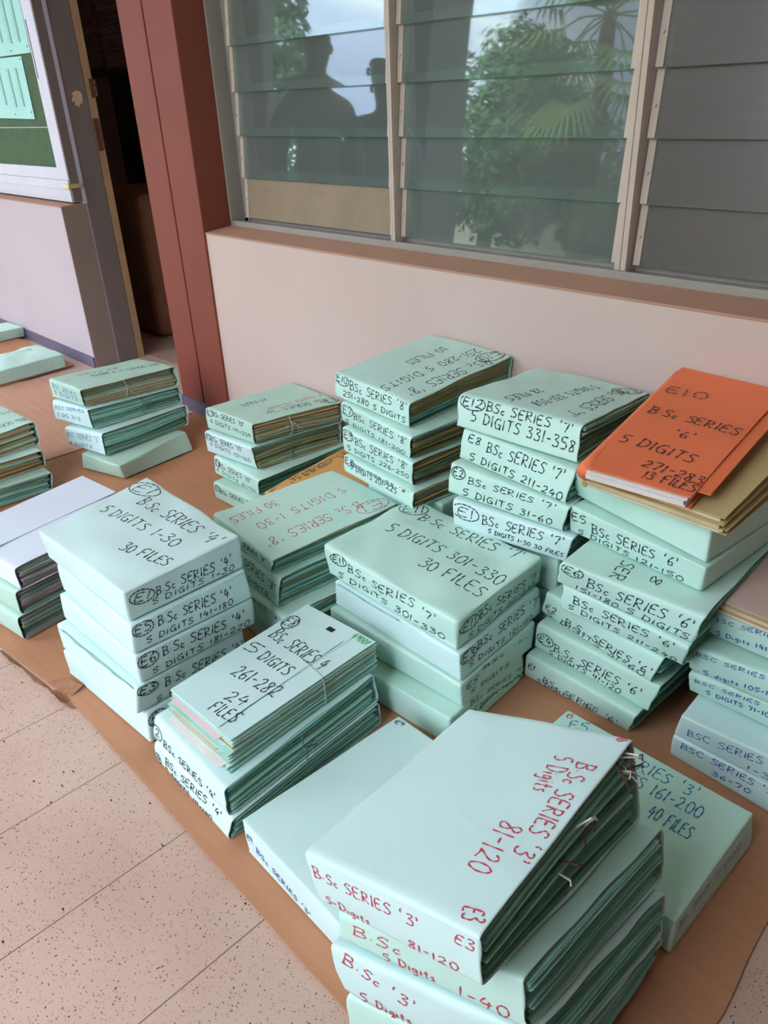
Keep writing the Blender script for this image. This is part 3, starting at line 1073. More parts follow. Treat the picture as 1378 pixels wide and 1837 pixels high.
def write(B, root, lines, seed):
    groups = {}
    for (face, s0, t0, s1, t1, h, text, col) in lines:
        if face in 'FR':
            t0, t1 = max(0.07, min(0.9, t0)), max(0.07, min(0.9, t1))
            hmax = (0.96 - max(t0, t1)) * B.t
            h = max(0.008, min(h * (0.60 if min(t0, t1) < 0.24 else 0.72), hmax))
        s0, s1 = max(0.03, min(0.97, s0)), max(0.03, min(0.97, s1))
        if face == 'T':
            t0, t1 = max(0.03, min(0.97, t0)), max(0.03, min(0.97, t1))
        W, H = {'T': (B.a, B.b), 'F': (B.a, B.t), 'R': (B.b, B.t)}[face]
        p0, p1 = Vector((s0 * W, t0 * H)), Vector((s1 * W, t1 * H))
        e = (p1 - p0)
        Ln = e.length
        if Ln < 1e-4:
            continue
        e.normalize()
        up = Vector((-e.y, e.x))
        if face == 'T':
            # keep the whole line, and its ring, on the paper
            ex = h * (1.30 if text[0] == '@' else 1.05)
            lo_ex = h * 0.36 if text[0] == '@' else 0.0
            for q in (p0, p1):
                for ax_, lim in ((0, W), (1, H)):
                    over = max(q[ax_], q[ax_] + up[ax_] * ex) - (lim - 0.006)
                    if over > 0:
                        p0[ax_] -= over
                        p1[ax_] -= over
                    under = 0.006 - min(q[ax_], q[ax_] + up[ax_] * ex, q[ax_] - up[ax_] * lo_ex)
                    if under > 0:
                        p0[ax_] += under
                        p1[ax_] += under
        rnd = random.Random(seed * 17 + len(text))
        strokes, wd = layout(text, rnd)
        sx = Ln / wd
        hw = 0.00135 if col in 'kc' else 0.00115
        if h < 0.0095:
            hw = 0.0009
        elif h < 0.014:
            hw = 0.0012
        m = groups.setdefault((face, col, len(groups)), MB())
        for st in strokes:
            st = smooth(st)
            pts = [p0 + e * (x * sx) + up * (y * h) for x, y in st]
            fine = [pts[0]]
            for q in pts[1:]:
                d = (q - fine[-1]).length
                k = int(d / 0.006)
                st0 = fine[-1]
                for j in range(1, k + 1):
                    fine.append(st0.lerp(q, j / (k + 1)))
                fine.append(q)
            left, right = [], []
            for i, q in enumerate(fine):
                tv = fine[min(i + 1, len(fine) - 1)] - fine[max(i - 1, 0)]
                if tv.length < 1e-7:
                    tv = Vector((1, 0))
                tv.normalize()
                nv_ = Vector((-tv.y, tv.x)) * hw * (0.75 + 0.35 * sin(i * 0.7 + len(left)))
                left.append(q + nv_)
                right.append(q - nv_)

            def to3(q):
                a_, b_ = min(0.992, max(0.008, q.x / W)), min(0.985, max(0.015, q.y / H))
                if face == 'T':
                    return B.P(a_, b_, 1.0, 0.0006, 0.005, True)
                if face == 'F':
                    return B.P(a_, 0.0, b_, 0.0006, 0.005, True)
                return B.P(1.0, a_, b_, 0.0006, 0.005, True)
            L3, R3_ = [to3(q) for q in left], [to3(q) for q in right]
            n = len(L3)
            m.add(L3 + R3_, [(i, n + i, n + i + 1, i + 1) for i in range(n - 1)])
    for (face, col, _), m in groups.items():
        if m.f:
            o = m.build('handwriting', INK[col], root)
            o['label'] = INKNAME[col] + ' handwriting ' + {'T': 'across the top', 'F': 'along the spine', 'R': 'along the end'}[face]


def tie(B, root, v=0.55, dark=False, seed=0, w0=0.02, w1=0.98):
    """string knotted round the files, its bow hanging at the open side"""
    rnd = random.Random(seed)
    m = MB()
    m.tube([B.tri(1.0 + 0.010 / B.a * (0.5 + 0.5 * sin(3 * w)), v + 0.01 * sin(7 * w + seed), w) for w in [w0 + (w1 - w0) * k / 8 for k in range(9)]], 0.0011, 5)
    c = B.tri(1.0 + 0.012 / B.a, v, 0.55)
    for k in range(5):
        d = Vector((rnd.uniform(-0.002, 0.006), rnd.uniform(-0.03, 0.03), rnd.uniform(-0.018, 0.012)))
        p1 = c + d * 0.5 + Vector((0.004, 0, rnd.uniform(0.0, 0.01)))
        m.tube([c, p1, c + d, c + d * 1.15 + Vector((0, rnd.uniform(-0.008, 0.008), -0.006))], 0.0010, 5)
    m.build('string', M['string_dark' if dark else 'string'], root)


def fasteners(B, root, spots, seed=0):
    """clear and rusty file fasteners poking out of the open side"""
    rnd = random.Random(seed)
    for v, w, n in spots:
        m = MB()
        for k in range(n):
            c = B.tri(1.0 + 0.002 / B.a, v + rnd.uniform(-0.045, 0.045), w + rnd.uniform(-0.12, 0.12))
            d = Vector((rnd.uniform(0.4, 1.0), rnd.uniform(-1, 1), rnd.uniform(-0.6, 0.6))).normalized() * rnd.uniform(0.010, 0.022)
            m.tube([c - d * 0.5, c + d, c + d + Vector((0.002, rnd.uniform(-0.008, 0.008), -0.005))], 0.0013, 5, mi=k % 2)
        m.build('file_fastener', [M['paper_w'], M['rust']], root)

BUNDLES = {
 'one_bottom': ([-1.3049, 0.5232, 0.006, 0.0605], [[-0.1634, -0.1269, -0.0043], [0.1684, -0.1285, 0.0034], [0.1692, 0.125, 0.0043], [-0.1692, 0.125, -0.0034], [-0.1632, -0.1262, 0.0654], [0.1613, -0.119, 0.0732], [0.1692, 0.125, 0.0742], [-0.1692, 0.125, 0.0664]], [
   ('R', 0.022, 0.575, 0.151, 0.507, 0.026, '@E4', 'k'),
 ]),
 'one_e3': ([-1.3074, 0.523, 0.0763, 0.027], [[-0.1626, -0.1276, -0.0039], [0.1626, -0.1299, 0.0039], [0.1692, 0.1256, 0.0049], [-0.1692, 0.1256, -0.0029], [-0.163, -0.1265, 0.0598], [0.1676, -0.121, 0.0681], [0.1692, 0.1256, 0.0685], [-0.1692, 0.1256, 0.0599]], [
   ('R', 0.017, 0.723, 0.153, 0.626, 0.026, '@E3', 'k'),
   ('R', 0.241, 0.505, 0.967, 0.279, 0.028, "B.Sc SERIES '4'", 'k'),
   ('R', 0.164, 0.085, 0.926, -0.313, 0.022, '5 DIGITS 81-120', 'k'),
 ]),
 'one_e6': ([-1.3056, 0.5484, 0.141, 0.0063], [[-0.165, -0.1346, -0.0039], [0.1653, -0.131, 0.005], [0.1716, 0.1317, 0.0049], [-0.1707, 0.1316, -0.0037], [-0.163, -0.133, 0.0608], [0.1662, -0.1304, 0.0694], [0.1726, 0.1331, 0.0702], [-0.1707, 0.1316, 0.061]], [
   ('R', 0.034, 0.571, 0.148, 0.561, 0.026, '@E6', 'k'),
   ('R', 0.202, 0.574, 0.901, 0.392, 0.028, "B.Sc SERIES '4'", 'k'),
   ('R', 0.097, 0.122, 0.936, 0.015, 0.022, '5 DIGITS 181-220', 'k'),
 ]),
 'one_e5': ([-1.3091, 0.5546, 0.207, -0.018], [[-0.1623, -0.1304, -0.0042], [0.1683, -0.1317, 0.0044], [0.1741, 0.1304, 0.0052], [-0.1712, 0.1284, -0.0028], [-0.1563, -0.1317, 0.0634], [0.1676, -0.1254, 0.0671], [0.1675, 0.1283, 0.0723], [-0.1712, 0.1284, 0.0658]], [
   ('R', 0.019, 0.647, 0.146, 0.586, 0.026, '@E5', 'k'),
   ('R', 0.208, 0.576, 0.828, 0.395, 0.028, "B.Sc SERIES '4'", 'k'),
   ('R', 0.103, 0.175, 0.82, 0.1, 0.022, '5 DIGITS 141-180', 'k'),
 ]),
 'one_e1': ([-1.3294, 0.5538, 0.2756, 0.0154], [[-0.1762, -0.1262, -0.0032], [0.173, -0.1262, -0.0005], [0.1839, 0.125, 0.0047], [-0.1939, 0.1359, -0.0008], [-0.1598, -0.1374, 0.0696], [0.1808, -0.1273, 0.0679], [0.1802, 0.1261, 0.0759], [-0.2037, 0.1413, 0.0777]], [
   ('T', 0.063, 0.819, 0.226, 0.856, 0.03, '@E1', 'k'),
   ('T', 0.251, 0.696, 1.043, 0.767, 0.034, "B.Sc SERIES '4'", 'k'),
   ('T', 0.123, 0.444, 0.824, 0.544, 0.028, '5 DIGITS 1-30', 'k'),
   ('T', 0.619, 0.252, 0.944, 0.374, 0.028, '30 FILES', 'k'),
   ('R', 0.063, 0.57, 0.185, 0.46, 0.026, '@E1', 'k'),
   ('R', 0.237, 0.44, 0.884, 0.312, 0.028, "B.Sc SERIES '4'", 'k'),
   ('R', 0.194, 0.198, 0.898, 0.024, 0.022, '5 DIGITS 1-30', 'k'),
 ]),
 'two_e4': ([-0.9604, 0.5723, 0.006, 0.0124], [[-0.1276, -0.1779, -0.0014], [0.1237, -0.1872, -0.0063], [0.1186, 0.1817, 0.0014], [-0.1241, 0.1797, 0.0063], [-0.1215, -0.1742, 0.053], [0.1311, -0.1795, 0.0486], [0.1149, 0.183, 0.0571], [-0.1241, 0.1797, 0.0619]], [
   ('F', -0.002, 0.134, 0.068, 0.156, 0.026, '@4', 'k'),
   ('F', 0.153, 0.401, 0.893, 0.632, 0.026, "BSc SERIES '4'", 'k'),
   ('F', 0.144, -0.078, 0.785, -0.092, 0.018, '5 DIGITS 111-140', 'k'),
 ]),
 'two_e2': ([-0.9631, 0.5759, 0.0617, 0.0209], [[-0.1217, -0.1763, -0.0016], [0.1247, -0.1829, -0.006], [0.1183, 0.1792, 0.0028], [-0.1187, 0.1781, 0.0068], [-0.1132, -0.1705, 0.0585], [0.1207, -0.1812, 0.0561], [0.1076, 0.1795, 0.0658], [-0.1187, 0.1781, 0.0652]], [
   ('F', 0.02, 0.324, 0.099, 0.353, 0.028, '@2', 'k'),
   ('F', 0.147, 0.177, 0.859, 0.149, 0.03, "BSc SERIES '4'", 'k'),
 ]),
 'two_loose': ([-0.963, 0.6054, 0.1246, 0.0294], [[-0.0952, -0.1685, -0.0034], [0.0985, -0.1703, -0.0048], [0.0989, 0.1702, 0.005], [-0.1006, 0.1692, 0.0033], [-0.0917, -0.1679, 0.0519], [0.0972, -0.1709, 0.0581], [0.0979, 0.1708, 0.0618], [-0.1008, 0.1691, 0.0556]], [
   ('T', 0.096, 0.629, 0.895, 0.619, 0.032, 'BSc SERIES 4', 'k'),
   ('T', 0.036, 0.467, 0.212, 0.473, 0.03, '5', 'k'),
   ('T', 0.286, 0.464, 0.711, 0.468, 0.026, 'DIGITS', 'k'),
   ('T', 0.272, 0.283, 0.854, 0.32, 0.03, '261-282', 'k'),
   ('T', 0.511, 0.144, 0.734, 0.175, 0.024, '24', 'k'),
   ('T', 0.515, 0.045, 0.842, 0.067, 0.026, 'FILES', 'k'),
   ('T', 0.764, 0.928, 1.004, 0.923, 0.016, '49001', 'g'),
   ('T', 0.002, 0.761, 0.151, 0.77, 0.026, '@E8', 'k'),
 ]),
 'three': ([-0.6432, 0.5734, 0.006, -0.0224], [[-0.1457, -0.1785, 0.0014], [0.15, -0.1787, 0.0023], [0.15, 0.1787, -0.0014], [-0.149, 0.1758, -0.0023], [-0.1552, -0.176, 0.0686], [0.15, -0.1787, 0.0695], [0.15, 0.1787, 0.0659], [-0.1483, 0.1739, 0.0649]], [
   ('F', 0.105, 0.343, 0.568, -0.017, 0.02, "BSc SERIES '3'", 'b'),
   ('F', 0.025, 0.499, 0.081, 0.52, 0.016, 'E9', 'b'),
   ('T', 0.024, 0.957, 0.088, 0.968, 0.01, 'E9', 'k'),
 ]),
 'four_bottom': ([-0.3465, 0.5209, 0.007, 0.2334], [[-0.1585, -0.1562, 0.0], [0.0938, -0.1562, 0.0], [0.1557, 0.1411, 0.0], [-0.091, 0.1714, 0.0], [-0.1585, -0.1562, 0.085], [0.0938, -0.1562, 0.14], [0.1627, 0.1403, 0.07], [-0.091, 0.1714, 0.065]], [
 ]),
 'four_crumple': ([-0.3489, 0.521, 0.075, 0.2608], [[-0.1625, -0.1522, 0.02], [0.0912, -0.1583, 0.075], [0.1679, 0.137, 0.005], [-0.0966, 0.1734, 0.0], [-0.1784, -0.1552, 0.111], [0.0812, -0.1552, 0.161], [0.1616, 0.1385, 0.087], [-0.0966, 0.1734, 0.072]], [
   ('F', 0.056, 0.748, 0.438, 0.423, 0.026, "B.Sc '3'", 'r'),
   ('F', 0.122, 0.097, 0.402, 0.005, 0.026, '5 Digits', 'r'),
 ]),
 'four_second': ([-0.3615, 0.5312, 0.15, 0.2217], [[-0.1487, -0.1636, 0.04], [0.0942, -0.1652, 0.09], [0.1561, 0.1512, 0.015], [-0.1015, 0.1776, 0.0], [-0.1548, -0.162, 0.09], [0.0818, -0.162, 0.168], [0.1423, 0.1608, 0.093], [-0.1015, 0.1776, 0.062]], [
   ('F', 0.081, 0.445, 0.368, 0.439, 0.026, 'B.Sc', 'r'),
   ('F', 0.255, -0.001, 0.545, 0.127, 0.024, '5 Digits', 'r'),
   ('F', 0.663, 0.033, 0.918, 0.041, 0.028, '1-40', 'r'),
 ]),
 'four_e3': ([-0.3952, 0.5165, 0.215, 0.0931], [[-0.1203, -0.1739, 0.028], [0.1119, -0.174, 0.108], [0.1286, 0.1802, 0.029], [-0.1202, 0.1677, 0.0], [-0.141, -0.1739, 0.105], [0.1065, -0.1739, 0.186], [0.1021, 0.1803, 0.165], [-0.1368, 0.1678, 0.085]], [
   ('T', 0.861, 0.789, 0.895, 0.288, 0.024, "B.Sc SERIES '3'", 'r'),
   ('T', 0.709, 0.795, 0.747, 0.589, 0.026, '5 Digits', 'r'),
   ('T', 0.733, 0.42, 0.746, 0.193, 0.03, '81-120', 'r'),
   ('T', 0.932, 0.07, 0.945, 0.018, 0.024, 'E3', 'r'),
   ('T', 0.949, 0.982, 0.962, 0.956, 0.01, 'E3', 'r'),
   ('F', -0.004, 0.558, 0.691, 0.559, 0.028, "B.Sc SERIES '3'", 'r'),
   ('F', 0.057, 0.062, 0.357, 0.071, 0.024, '5-Digits', 'r'),
   ('F', 0.6, 0.057, 0.883, -0.075, 0.026, '81-120', 'r'),
   ('F', 0.879, 0.677, 0.969, 0.642, 0.026, 'E3', 'r'),
 ]),
 'five': ([-0.392, 0.8543, 0.006, -0.0071], [[-0.1766, -0.1285, -0.002], [0.1776, -0.1301, 0.0015], [0.1819, 0.1316, 0.002], [-0.1756, 0.1268, -0.0015], [-0.1766, -0.1285, 0.0658], [0.175, -0.1276, 0.0693], [0.1724, 0.1293, 0.0698], [-0.1749, 0.1258, 0.0663]], [
   ('T', 0.211, 0.784, 0.768, 0.853, 0.026, "B.Sc SERIES '3'", 'c'),
   ('T', 0.29, 0.643, 0.837, 0.717, 0.028, '5 DIGITS 161-200', 'c'),
   ('T', 0.658, 0.516, 0.855, 0.534, 0.028, '40 FILES', 'c'),
   ('T', 0.086, 0.903, 0.169, 0.96, 0.022, 'E5', 'c'),
   ('T', 0.015, 0.945, 0.055, 0.954, 0.012, 'E5', 'r'),
   ('R', 0.062, 0.573, 0.823, 0.435, 0.018, "BSc SERIES '3' 161-200", 'f'),
 ]),
 'six_e7': ([-0.8881, 0.9213, 0.006, 0.0705], [[-0.1725, -0.1273, -0.0015], [0.1733, -0.1289, -0.0016], [0.174, 0.1306, 0.0015], [-0.1725, 0.1273, 0.0016], [-0.1725, -0.1273, 0.07], [0.1738, -0.1299, 0.0699], [0.1697, 0.1273, 0.071], [-0.1725, 0.1273, 0.0724]], [
   ('R', 0.251, 0.831, 0.997, 0.336, 0.024, "BSc SERIES '7'", 'k'),
   ('R', 0.289, 0.436, 0.979, 0.004, 0.02, '5 DIGITS 241-270', 'k'),
 ]),
 'six_e5': ([-0.8909, 0.9514, 0.0775, 0.0477], [[-0.1798, -0.121, 0.0016], [0.1757, -0.1154, -0.0011], [0.1775, 0.1221, 0.0004], [-0.1775, 0.1221, 0.0018], [-0.1814, -0.1202, 0.0695], [0.182, -0.1301, 0.0657], [0.1775, 0.1221, 0.0688], [-0.1775, 0.1221, 0.0715]], [
   ('R', 0.069, 0.609, 0.204, 0.555, 0.022, 'E5', 'k'),
   ('R', 0.276, 0.845, 0.869, 0.559, 0.02, "BSc '7'", 'k'),
   ('R', 0.108, 0.246, 0.617, 0.092, 0.018, '5 DIGITS', 'k'),
 ]),
 'six_e3': ([-0.889, 0.9653, 0.148, 0.0224], [[-0.1813, -0.1229, 0.0001], [0.1784, -0.1337, -0.0037], [0.1687, 0.1403, 0.0004], [-0.1728, 0.1291, 0.0031], [-0.1689, -0.1277, 0.0673], [0.1768, -0.1365, 0.0608], [0.1674, 0.1284, 0.0706], [-0.1728, 0.1291, 0.0771]], [
   ('R', 0.038, 0.614, 0.169, 0.56, 0.024, '@E3', 'k'),
   ('R', 0.205, 0.657, 0.975, 0.473, 0.026, "BSc SERIES '7'", 'k'),
   ('R', 0.103, 0.234, 0.877, -0.084, 0.02, '5 DIGITS 121-150', 'k'),
 ]),
 'six_e11': ([-0.9017, 0.9685, 0.2177, 0.0107], [[-0.1825, -0.1259, -0.0003], [0.1809, -0.1336, -0.0079], [0.1663, 0.1418, 0.0019], [-0.178, 0.134, 0.0094], [-0.1781, -0.129, 0.069], [0.184, -0.1367, 0.0599], [0.1765, 0.1262, 0.0697], [-0.179, 0.1368, 0.0788]], [
   ('T', 0.015, 0.814, 0.132, 0.922, 0.03, '@E11', 'k'),
   ('T', 0.208, 0.759, 0.925, 0.864, 0.03, "B.Sc SERIES '7'", 'k'),
   ('T', 0.14, 0.458, 0.976, 0.527, 0.032, '5 DIGITS 301-330', 'k'),
   ('T', 0.541, 0.273, 0.948, 0.334, 0.032, '30 FILES', 'k'),
   ('F', 0.072, 0.653, 0.166, 0.739, 0.022, '@E11', 'k'),
   ('F', 0.194, 0.588, 0.858, 0.568, 0.026, "BSc SERIES '7'", 'k'),
   ('F', 0.102, 0.176, 0.913, 0.091, 0.024, '5 DIGITS 301-330', 'k'),
   ('R', 0.047, 0.575, 0.199, 0.527, 0.026, '@E11', 'k'),
   ('R', 0.239, 0.538, 0.951, 0.337, 0.026, "BSc SERIES '7'", 'k'),
   ('R', 0.122, 0.137, 0.916, -0.029, 0.02, '5 DIGITS 301-330', 'k'),
 ]),
 'seven_base': ([-1.2403, 0.9324, 0.006, -0.0355], [[-0.125, -0.18, 0.0], [0.125, -0.18, 0.0], [0.125, 0.18, 0.0], [-0.125, 0.18, 0.0], [-0.125, -0.18, 0.058], [0.125, -0.18, 0.0577], [0.125, 0.18, 0.058], [-0.125, 0.18, 0.0585]], [
 ]),
 'seven_third': ([-1.2403, 0.9324, 0.0645, -0.0355], [[-0.1258, -0.1854, 0.0005], [0.1266, -0.1859, 0.0002], [0.1258, 0.1854, 0.0005], [-0.1258, 0.1854, 0.0007], [-0.1258, -0.1854, 0.068], [0.1272, -0.1863, 0.0678], [0.1258, 0.1854, 0.068], [-0.1258, 0.1854, 0.0681]], [
   ('F', 0.372, 0.82, 0.912, 0.71, 0.026, "SERIES '8'", 'k'),
 ]),
 'seven_second': ([-1.2734, 0.9529, 0.1331, -0.0575], [[-0.1246, -0.1846, 0.0005], [0.1219, -0.1913, 0.0005], [0.1246, 0.1846, 0.0005], [-0.1246, 0.1846, 0.0006], [-0.1246, -0.1846, 0.0742], [0.1259, -0.1773, 0.0733], [0.1246, 0.1846, 0.0729], [-0.1246, 0.1846, 0.0736]], [
   ('F', 0.221, 0.692, 0.945, 0.446, 0.026, "BSc SERIES '8'", 'k'),
   ('F', 0.382, 0.193, 0.839, 0.098, 0.018, '5 DIGITS', 'k'),
 ]),
 'seven_e1': ([-1.2908, 0.9538, 0.2072, -0.0752], [[-0.1294, -0.1776, 0.0016], [0.1179, -0.1805, 0.0001], [0.1268, 0.1807, -0.0003], [-0.1271, 0.1791, 0.0013], [-0.1311, -0.1755, 0.0489], [0.1402, -0.185, 0.046], [0.1268, 0.1807, 0.0457], [-0.1274, 0.1781, 0.0486]], [
   ('T', 0.719, 0.795, 0.711, 0.069, 0.032, "B.Sc SERIES '8'", 'r'),
   ('T', 0.402, 0.84, 0.436, 0.127, 0.03, '5 DIGITS 1-30', 'r'),
   ('T', 0.177, 0.395, 0.179, 0.037, 0.03, '30 FILES', 'r'),
   ('T', 0.982, 0.917, 0.978, 0.763, 0.03, '@E1', 'r'),
   ('F', 0.527, 0.38, 0.898, 0.359, 0.022, "SERIES '8'", 'k'),
 ]),
 'eight_fourth': ([-1.8115, 1.2628, 0.006, 0.0224], [[-0.1282, -0.179, -0.0009], [0.1245, -0.1805, 0.0], [0.1245, 0.1805, 0.0009], [-0.1245, 0.1805, 0.0], [-0.1148, -0.1859, 0.0662], [0.1245, -0.1805, 0.0674], [0.1245, 0.1805, 0.0677], [-0.1245, 0.1805, 0.0667]], [
   ('F', 0.033, 0.61, 0.106, 0.587, 0.02, '@E1', 'k'),
   ('F', 0.132, 0.501, 0.832, 0.588, 0.022, "BSc SERIES '10'", 'k'),
 ]),
 'eight_third': ([-1.8361, 1.2851, 0.0734, -0.019], [[-0.1185, -0.1805, -0.0002], [0.1029, -0.1715, 0.0005], [0.1222, 0.1787, 0.0012], [-0.1222, 0.1787, 0.0002], [-0.1212, -0.1756, 0.0636], [0.1362, -0.1857, 0.0646], [0.1222, 0.1787, 0.0629], [-0.1222, 0.1787, 0.0605]], [
   ('F', 0.013, 0.587, 0.111, 0.557, 0.02, '@E3', 'k'),
   ('F', 0.11, 0.518, 0.837, 0.537, 0.024, "BSc SERIES '10'", 'k'),
   ('F', 0.047, 0.264, 0.924, 0.027, 0.018, '6 DIGITS 61-90', 'k'),
 ]),
 'eight_second': ([-1.8701, 1.2862, 0.1375, 0.01], [[-0.1249, -0.1743, 0.002], [0.1081, -0.1501, 0.0025], [0.1437, 0.1529, -0.0002], [-0.1242, 0.1731, -0.0026], [-0.1128, -0.1816, 0.0775], [0.1097, -0.1683, 0.0807], [0.1359, 0.161, 0.072], [-0.1242, 0.1731, 0.0693]], [
   ('F', 0.025, 0.723, 0.114, 0.694, 0.02, '@E5', 'k'),
   ('F', 0.124, 0.636, 0.791, 0.643, 0.024, "BSc SERIES '10'", 'k'),
   ('F', 0.09, 0.411, 0.898, 0.241, 0.018, '6 DIGITS 131-160', 'k'),
 ]),
 'eight_top': ([-1.8607, 1.2938, 0.213, -0.0209], [[-0.1167, -0.1776, 0.0041], [0.1013, -0.1529, 0.0062], [0.14, 0.1489, -0.0025], [-0.1296, 0.1705, -0.0052], [-0.1217, -0.1738, 0.0739], [0.1044, -0.1569, 0.0756], [0.1402, 0.1569, 0.0658], [-0.1342, 0.1705, 0.0641]], [
   ('T', 0.819, 0.902, 0.718, 0.273, 0.024, "BSc SERIES '10'", 'k'),
   ('T', 0.646, 0.95, 0.63, 0.349, 0.018, '6 DIGITS 191-209', 'r'),
   ('T', 0.3, 0.499, 0.283, 0.235, 0.024, '25 FILES', 'k'),
   ('T', 0.9, 0.998, 0.909, 0.88, 0.022, '@E7', 'k'),
   ('F', 0.038, 0.748, 0.145, 0.73, 0.022, '@E7', 'k'),
   ('F', 0.162, 0.742, 0.825, 0.703, 0.024, "BSc SERIES '10'", 'k'),
   ('F', 0.089, 0.377, 0.936, 0.281, 0.018, '6 DIGITS 191-209', 'k'),
 ]),
 'nine_floor': ([-1.161, 1.2591, 0.006, -0.0977], [[-0.125, -0.18, 0.0], [0.125, -0.18, 0.0], [0.125, 0.18, 0.0], [-0.125, 0.18, 0.0], [-0.125, -0.18, 0.0803], [0.125, -0.18, 0.0803], [0.125, 0.18, 0.0803], [-0.125, 0.18, 0.0803]], [
 ]),
 'nine_base': ([-1.161, 1.2591, 0.0868, -0.0977], [[-0.125, -0.18, 0.0005], [0.125, -0.18, 0.0005], [0.125, 0.18, 0.0005], [-0.125, 0.18, 0.0005], [-0.125, -0.18, 0.0803], [0.125, -0.18, 0.0803], [0.125, 0.18, 0.0803], [-0.125, 0.18, 0.0803]], [
 ]),
 'nine_under': ([-1.161, 1.2591, 0.1676, -0.0977], [[-0.125, -0.18, 0.0005], [0.125, -0.18, 0.0005], [0.125, 0.18, 0.0005], [-0.125, 0.18, 0.0005], [-0.125, -0.18, 0.0808], [0.125, -0.18, 0.0793], [0.125, 0.18, 0.0794], [-0.125, 0.18, 0.0808]], [
 ]),
 'nine_e8': ([-1.161, 1.2591, 0.2483, -0.0977], [[-0.1324, -0.1779, 0.0018], [0.1315, -0.1823, -0.0004], [0.1284, 0.1802, -0.0004], [-0.1284, 0.1802, 0.0019], [-0.1351, -0.1764, 0.0891], [0.1335, -0.1837, 0.0861], [0.1284, 0.1802, 0.0859], [-0.1284, 0.1802, 0.089]], [
   ('F', 0.01, 0.622, 0.135, 0.664, 0.022, '@E8', 'k'),
   ('F', 0.145, 0.606, 0.938, 0.801, 0.03, "BSc SERIES '8'", 'k'),
   ('F', 0.102, 0.416, 0.788, 0.462, 0.022, '5 DIGITS 201-225', 'k'),
 ]),
 'nine_e9': ([-1.173, 1.2703, 0.3363, -0.0933], [[-0.1333, -0.1759, 0.0021], [0.1211, -0.1731, -0.0011], [0.128, 0.1798, -0.0011], [-0.128, 0.1798, 0.002], [-0.1285, -0.1809, 0.0712], [0.1394, -0.1892, 0.0667], [0.128, 0.1798, 0.0672], [-0.128, 0.1798, 0.0709]], [
   ('F', 0.016, 0.628, 0.146, 0.677, 0.024, '@E9', 'k'),
   ('F', 0.196, 0.561, 0.929, 0.587, 0.028, "BSc SERIES '8'", 'k'),
   ('F', 0.055, 0.155, 0.952, 0.258, 0.022, '5 DIGITS 226-250', 'k'),
 ]),
 'nine_e7': ([-1.1736, 1.2717, 0.406, -0.1037], [[-0.1465, -0.1665, 0.0026], [0.1248, -0.1813, -0.002], [0.1276, 0.1802, -0.0015], [-0.1276, 0.1802, 0.004], [-0.1216, -0.1836, 0.0654], [0.1433, -0.1906, 0.059], [0.1276, 0.1802, 0.0637], [-0.1276, 0.1802, 0.0703]], [
   ('F', 0.005, 0.551, 0.161, 0.617, 0.028, '@E7', 'k'),
   ('F', 0.196, 0.486, 0.949, 0.532, 0.028, "BSc SERIES '8'", 'k'),
   ('F', 0.05, -0.03, 0.928, 0.001, 0.02, '5 DIGITS 181-200', 'k'),
 ]),
 'nine_e10': ([-1.2131, 1.2856, 0.4724, -0.0044], [[-0.1289, -0.174, 0.0001], [0.1291, -0.19, -0.0063], [0.1124, 0.1819, -0.0006], [-0.1376, 0.1808, 0.006], [-0.1318, -0.1718, 0.0633], [0.1376, -0.1943, 0.0571], [0.1216, 0.1805, 0.0702], [-0.1458, 0.1808, 0.0764]], [
   ('T', 0.931, 1.017, 0.892, 0.796, 0.03, '@E10', 'k'),
   ('T', 0.852, 0.816, 0.793, 0.087, 0.032, "BSc SERIES '8'", 'k'),
   ('T', 0.631, 0.925, 0.581, 0.03, 0.028, '251-280 5 DIGITS', 'k'),
   ('T', 0.361, 0.811, 0.357, 0.418, 0.028, '30 FILES', 'k'),
   ('F', 0.021, 0.682, 0.179, 0.68, 0.028, '@E10', 'k'),
   ('F', 0.213, 0.543, 0.97, 0.632, 0.03, "BSc SERIES '8'", 'k'),
   ('F', 0.106, 0.197, 0.951, 0.159, 0.024, '251-280 5 DIGITS', 'k'),
 ]),
 'ten_floor': ([-0.8323, 1.2707, 0.006, 0.1358], [[-0.125, -0.18, 0.0], [0.125, -0.18, 0.0], [0.125, 0.18, 0.0], [-0.125, 0.18, 0.0], [-0.125, -0.18, 0.091], [0.125, -0.18, 0.091], [0.125, 0.18, 0.091], [-0.125, 0.18, 0.091]], [
 ]),
 'ten_base': ([-0.8323, 1.2707, 0.0975, 0.1358], [[-0.125, -0.18, 0.0005], [0.125, -0.18, 0.0005], [0.125, 0.18, 0.0005], [-0.125, 0.18, 0.0005], [-0.125, -0.18, 0.091], [0.125, -0.18, 0.091], [0.125, 0.18, 0.091], [-0.125, 0.18, 0.091]], [
 ]),
 'ten_under': ([-0.8323, 1.2708, 0.1891, 0.1358], [[-0.125, -0.18, 0.0005], [0.125, -0.18, 0.0005], [0.125, 0.18, 0.0005], [-0.125, 0.18, 0.0005], [-0.125, -0.18, 0.0915], [0.125, -0.18, 0.091], [0.125, 0.18, 0.0905], [-0.125, 0.18, 0.091]], [
 ]),
 'ten_e1': ([-0.8323, 1.2723, 0.2806, 0.1367], [[-0.1331, -0.1769, 0.0011], [0.1228, -0.1705, 0.0005], [0.1311, 0.1778, -0.0001], [-0.1311, 0.1778, 0.0005], [-0.1344, -0.1762, 0.0712], [0.142, -0.1837, 0.0687], [0.1311, 0.1778, 0.0672], [-0.1311, 0.1778, 0.0701]], [
   ('F', 0.038, 0.523, 0.189, 0.512, 0.03, '@E1', 'k'),
   ('F', 0.267, 0.467, 0.945, 0.619, 0.03, "BSc SERIES '7'", 'k'),
   ('F', 0.327, 0.224, 0.999, 0.196, 0.018, '5 DIGITS 1-30 30 FILES', 'k'),
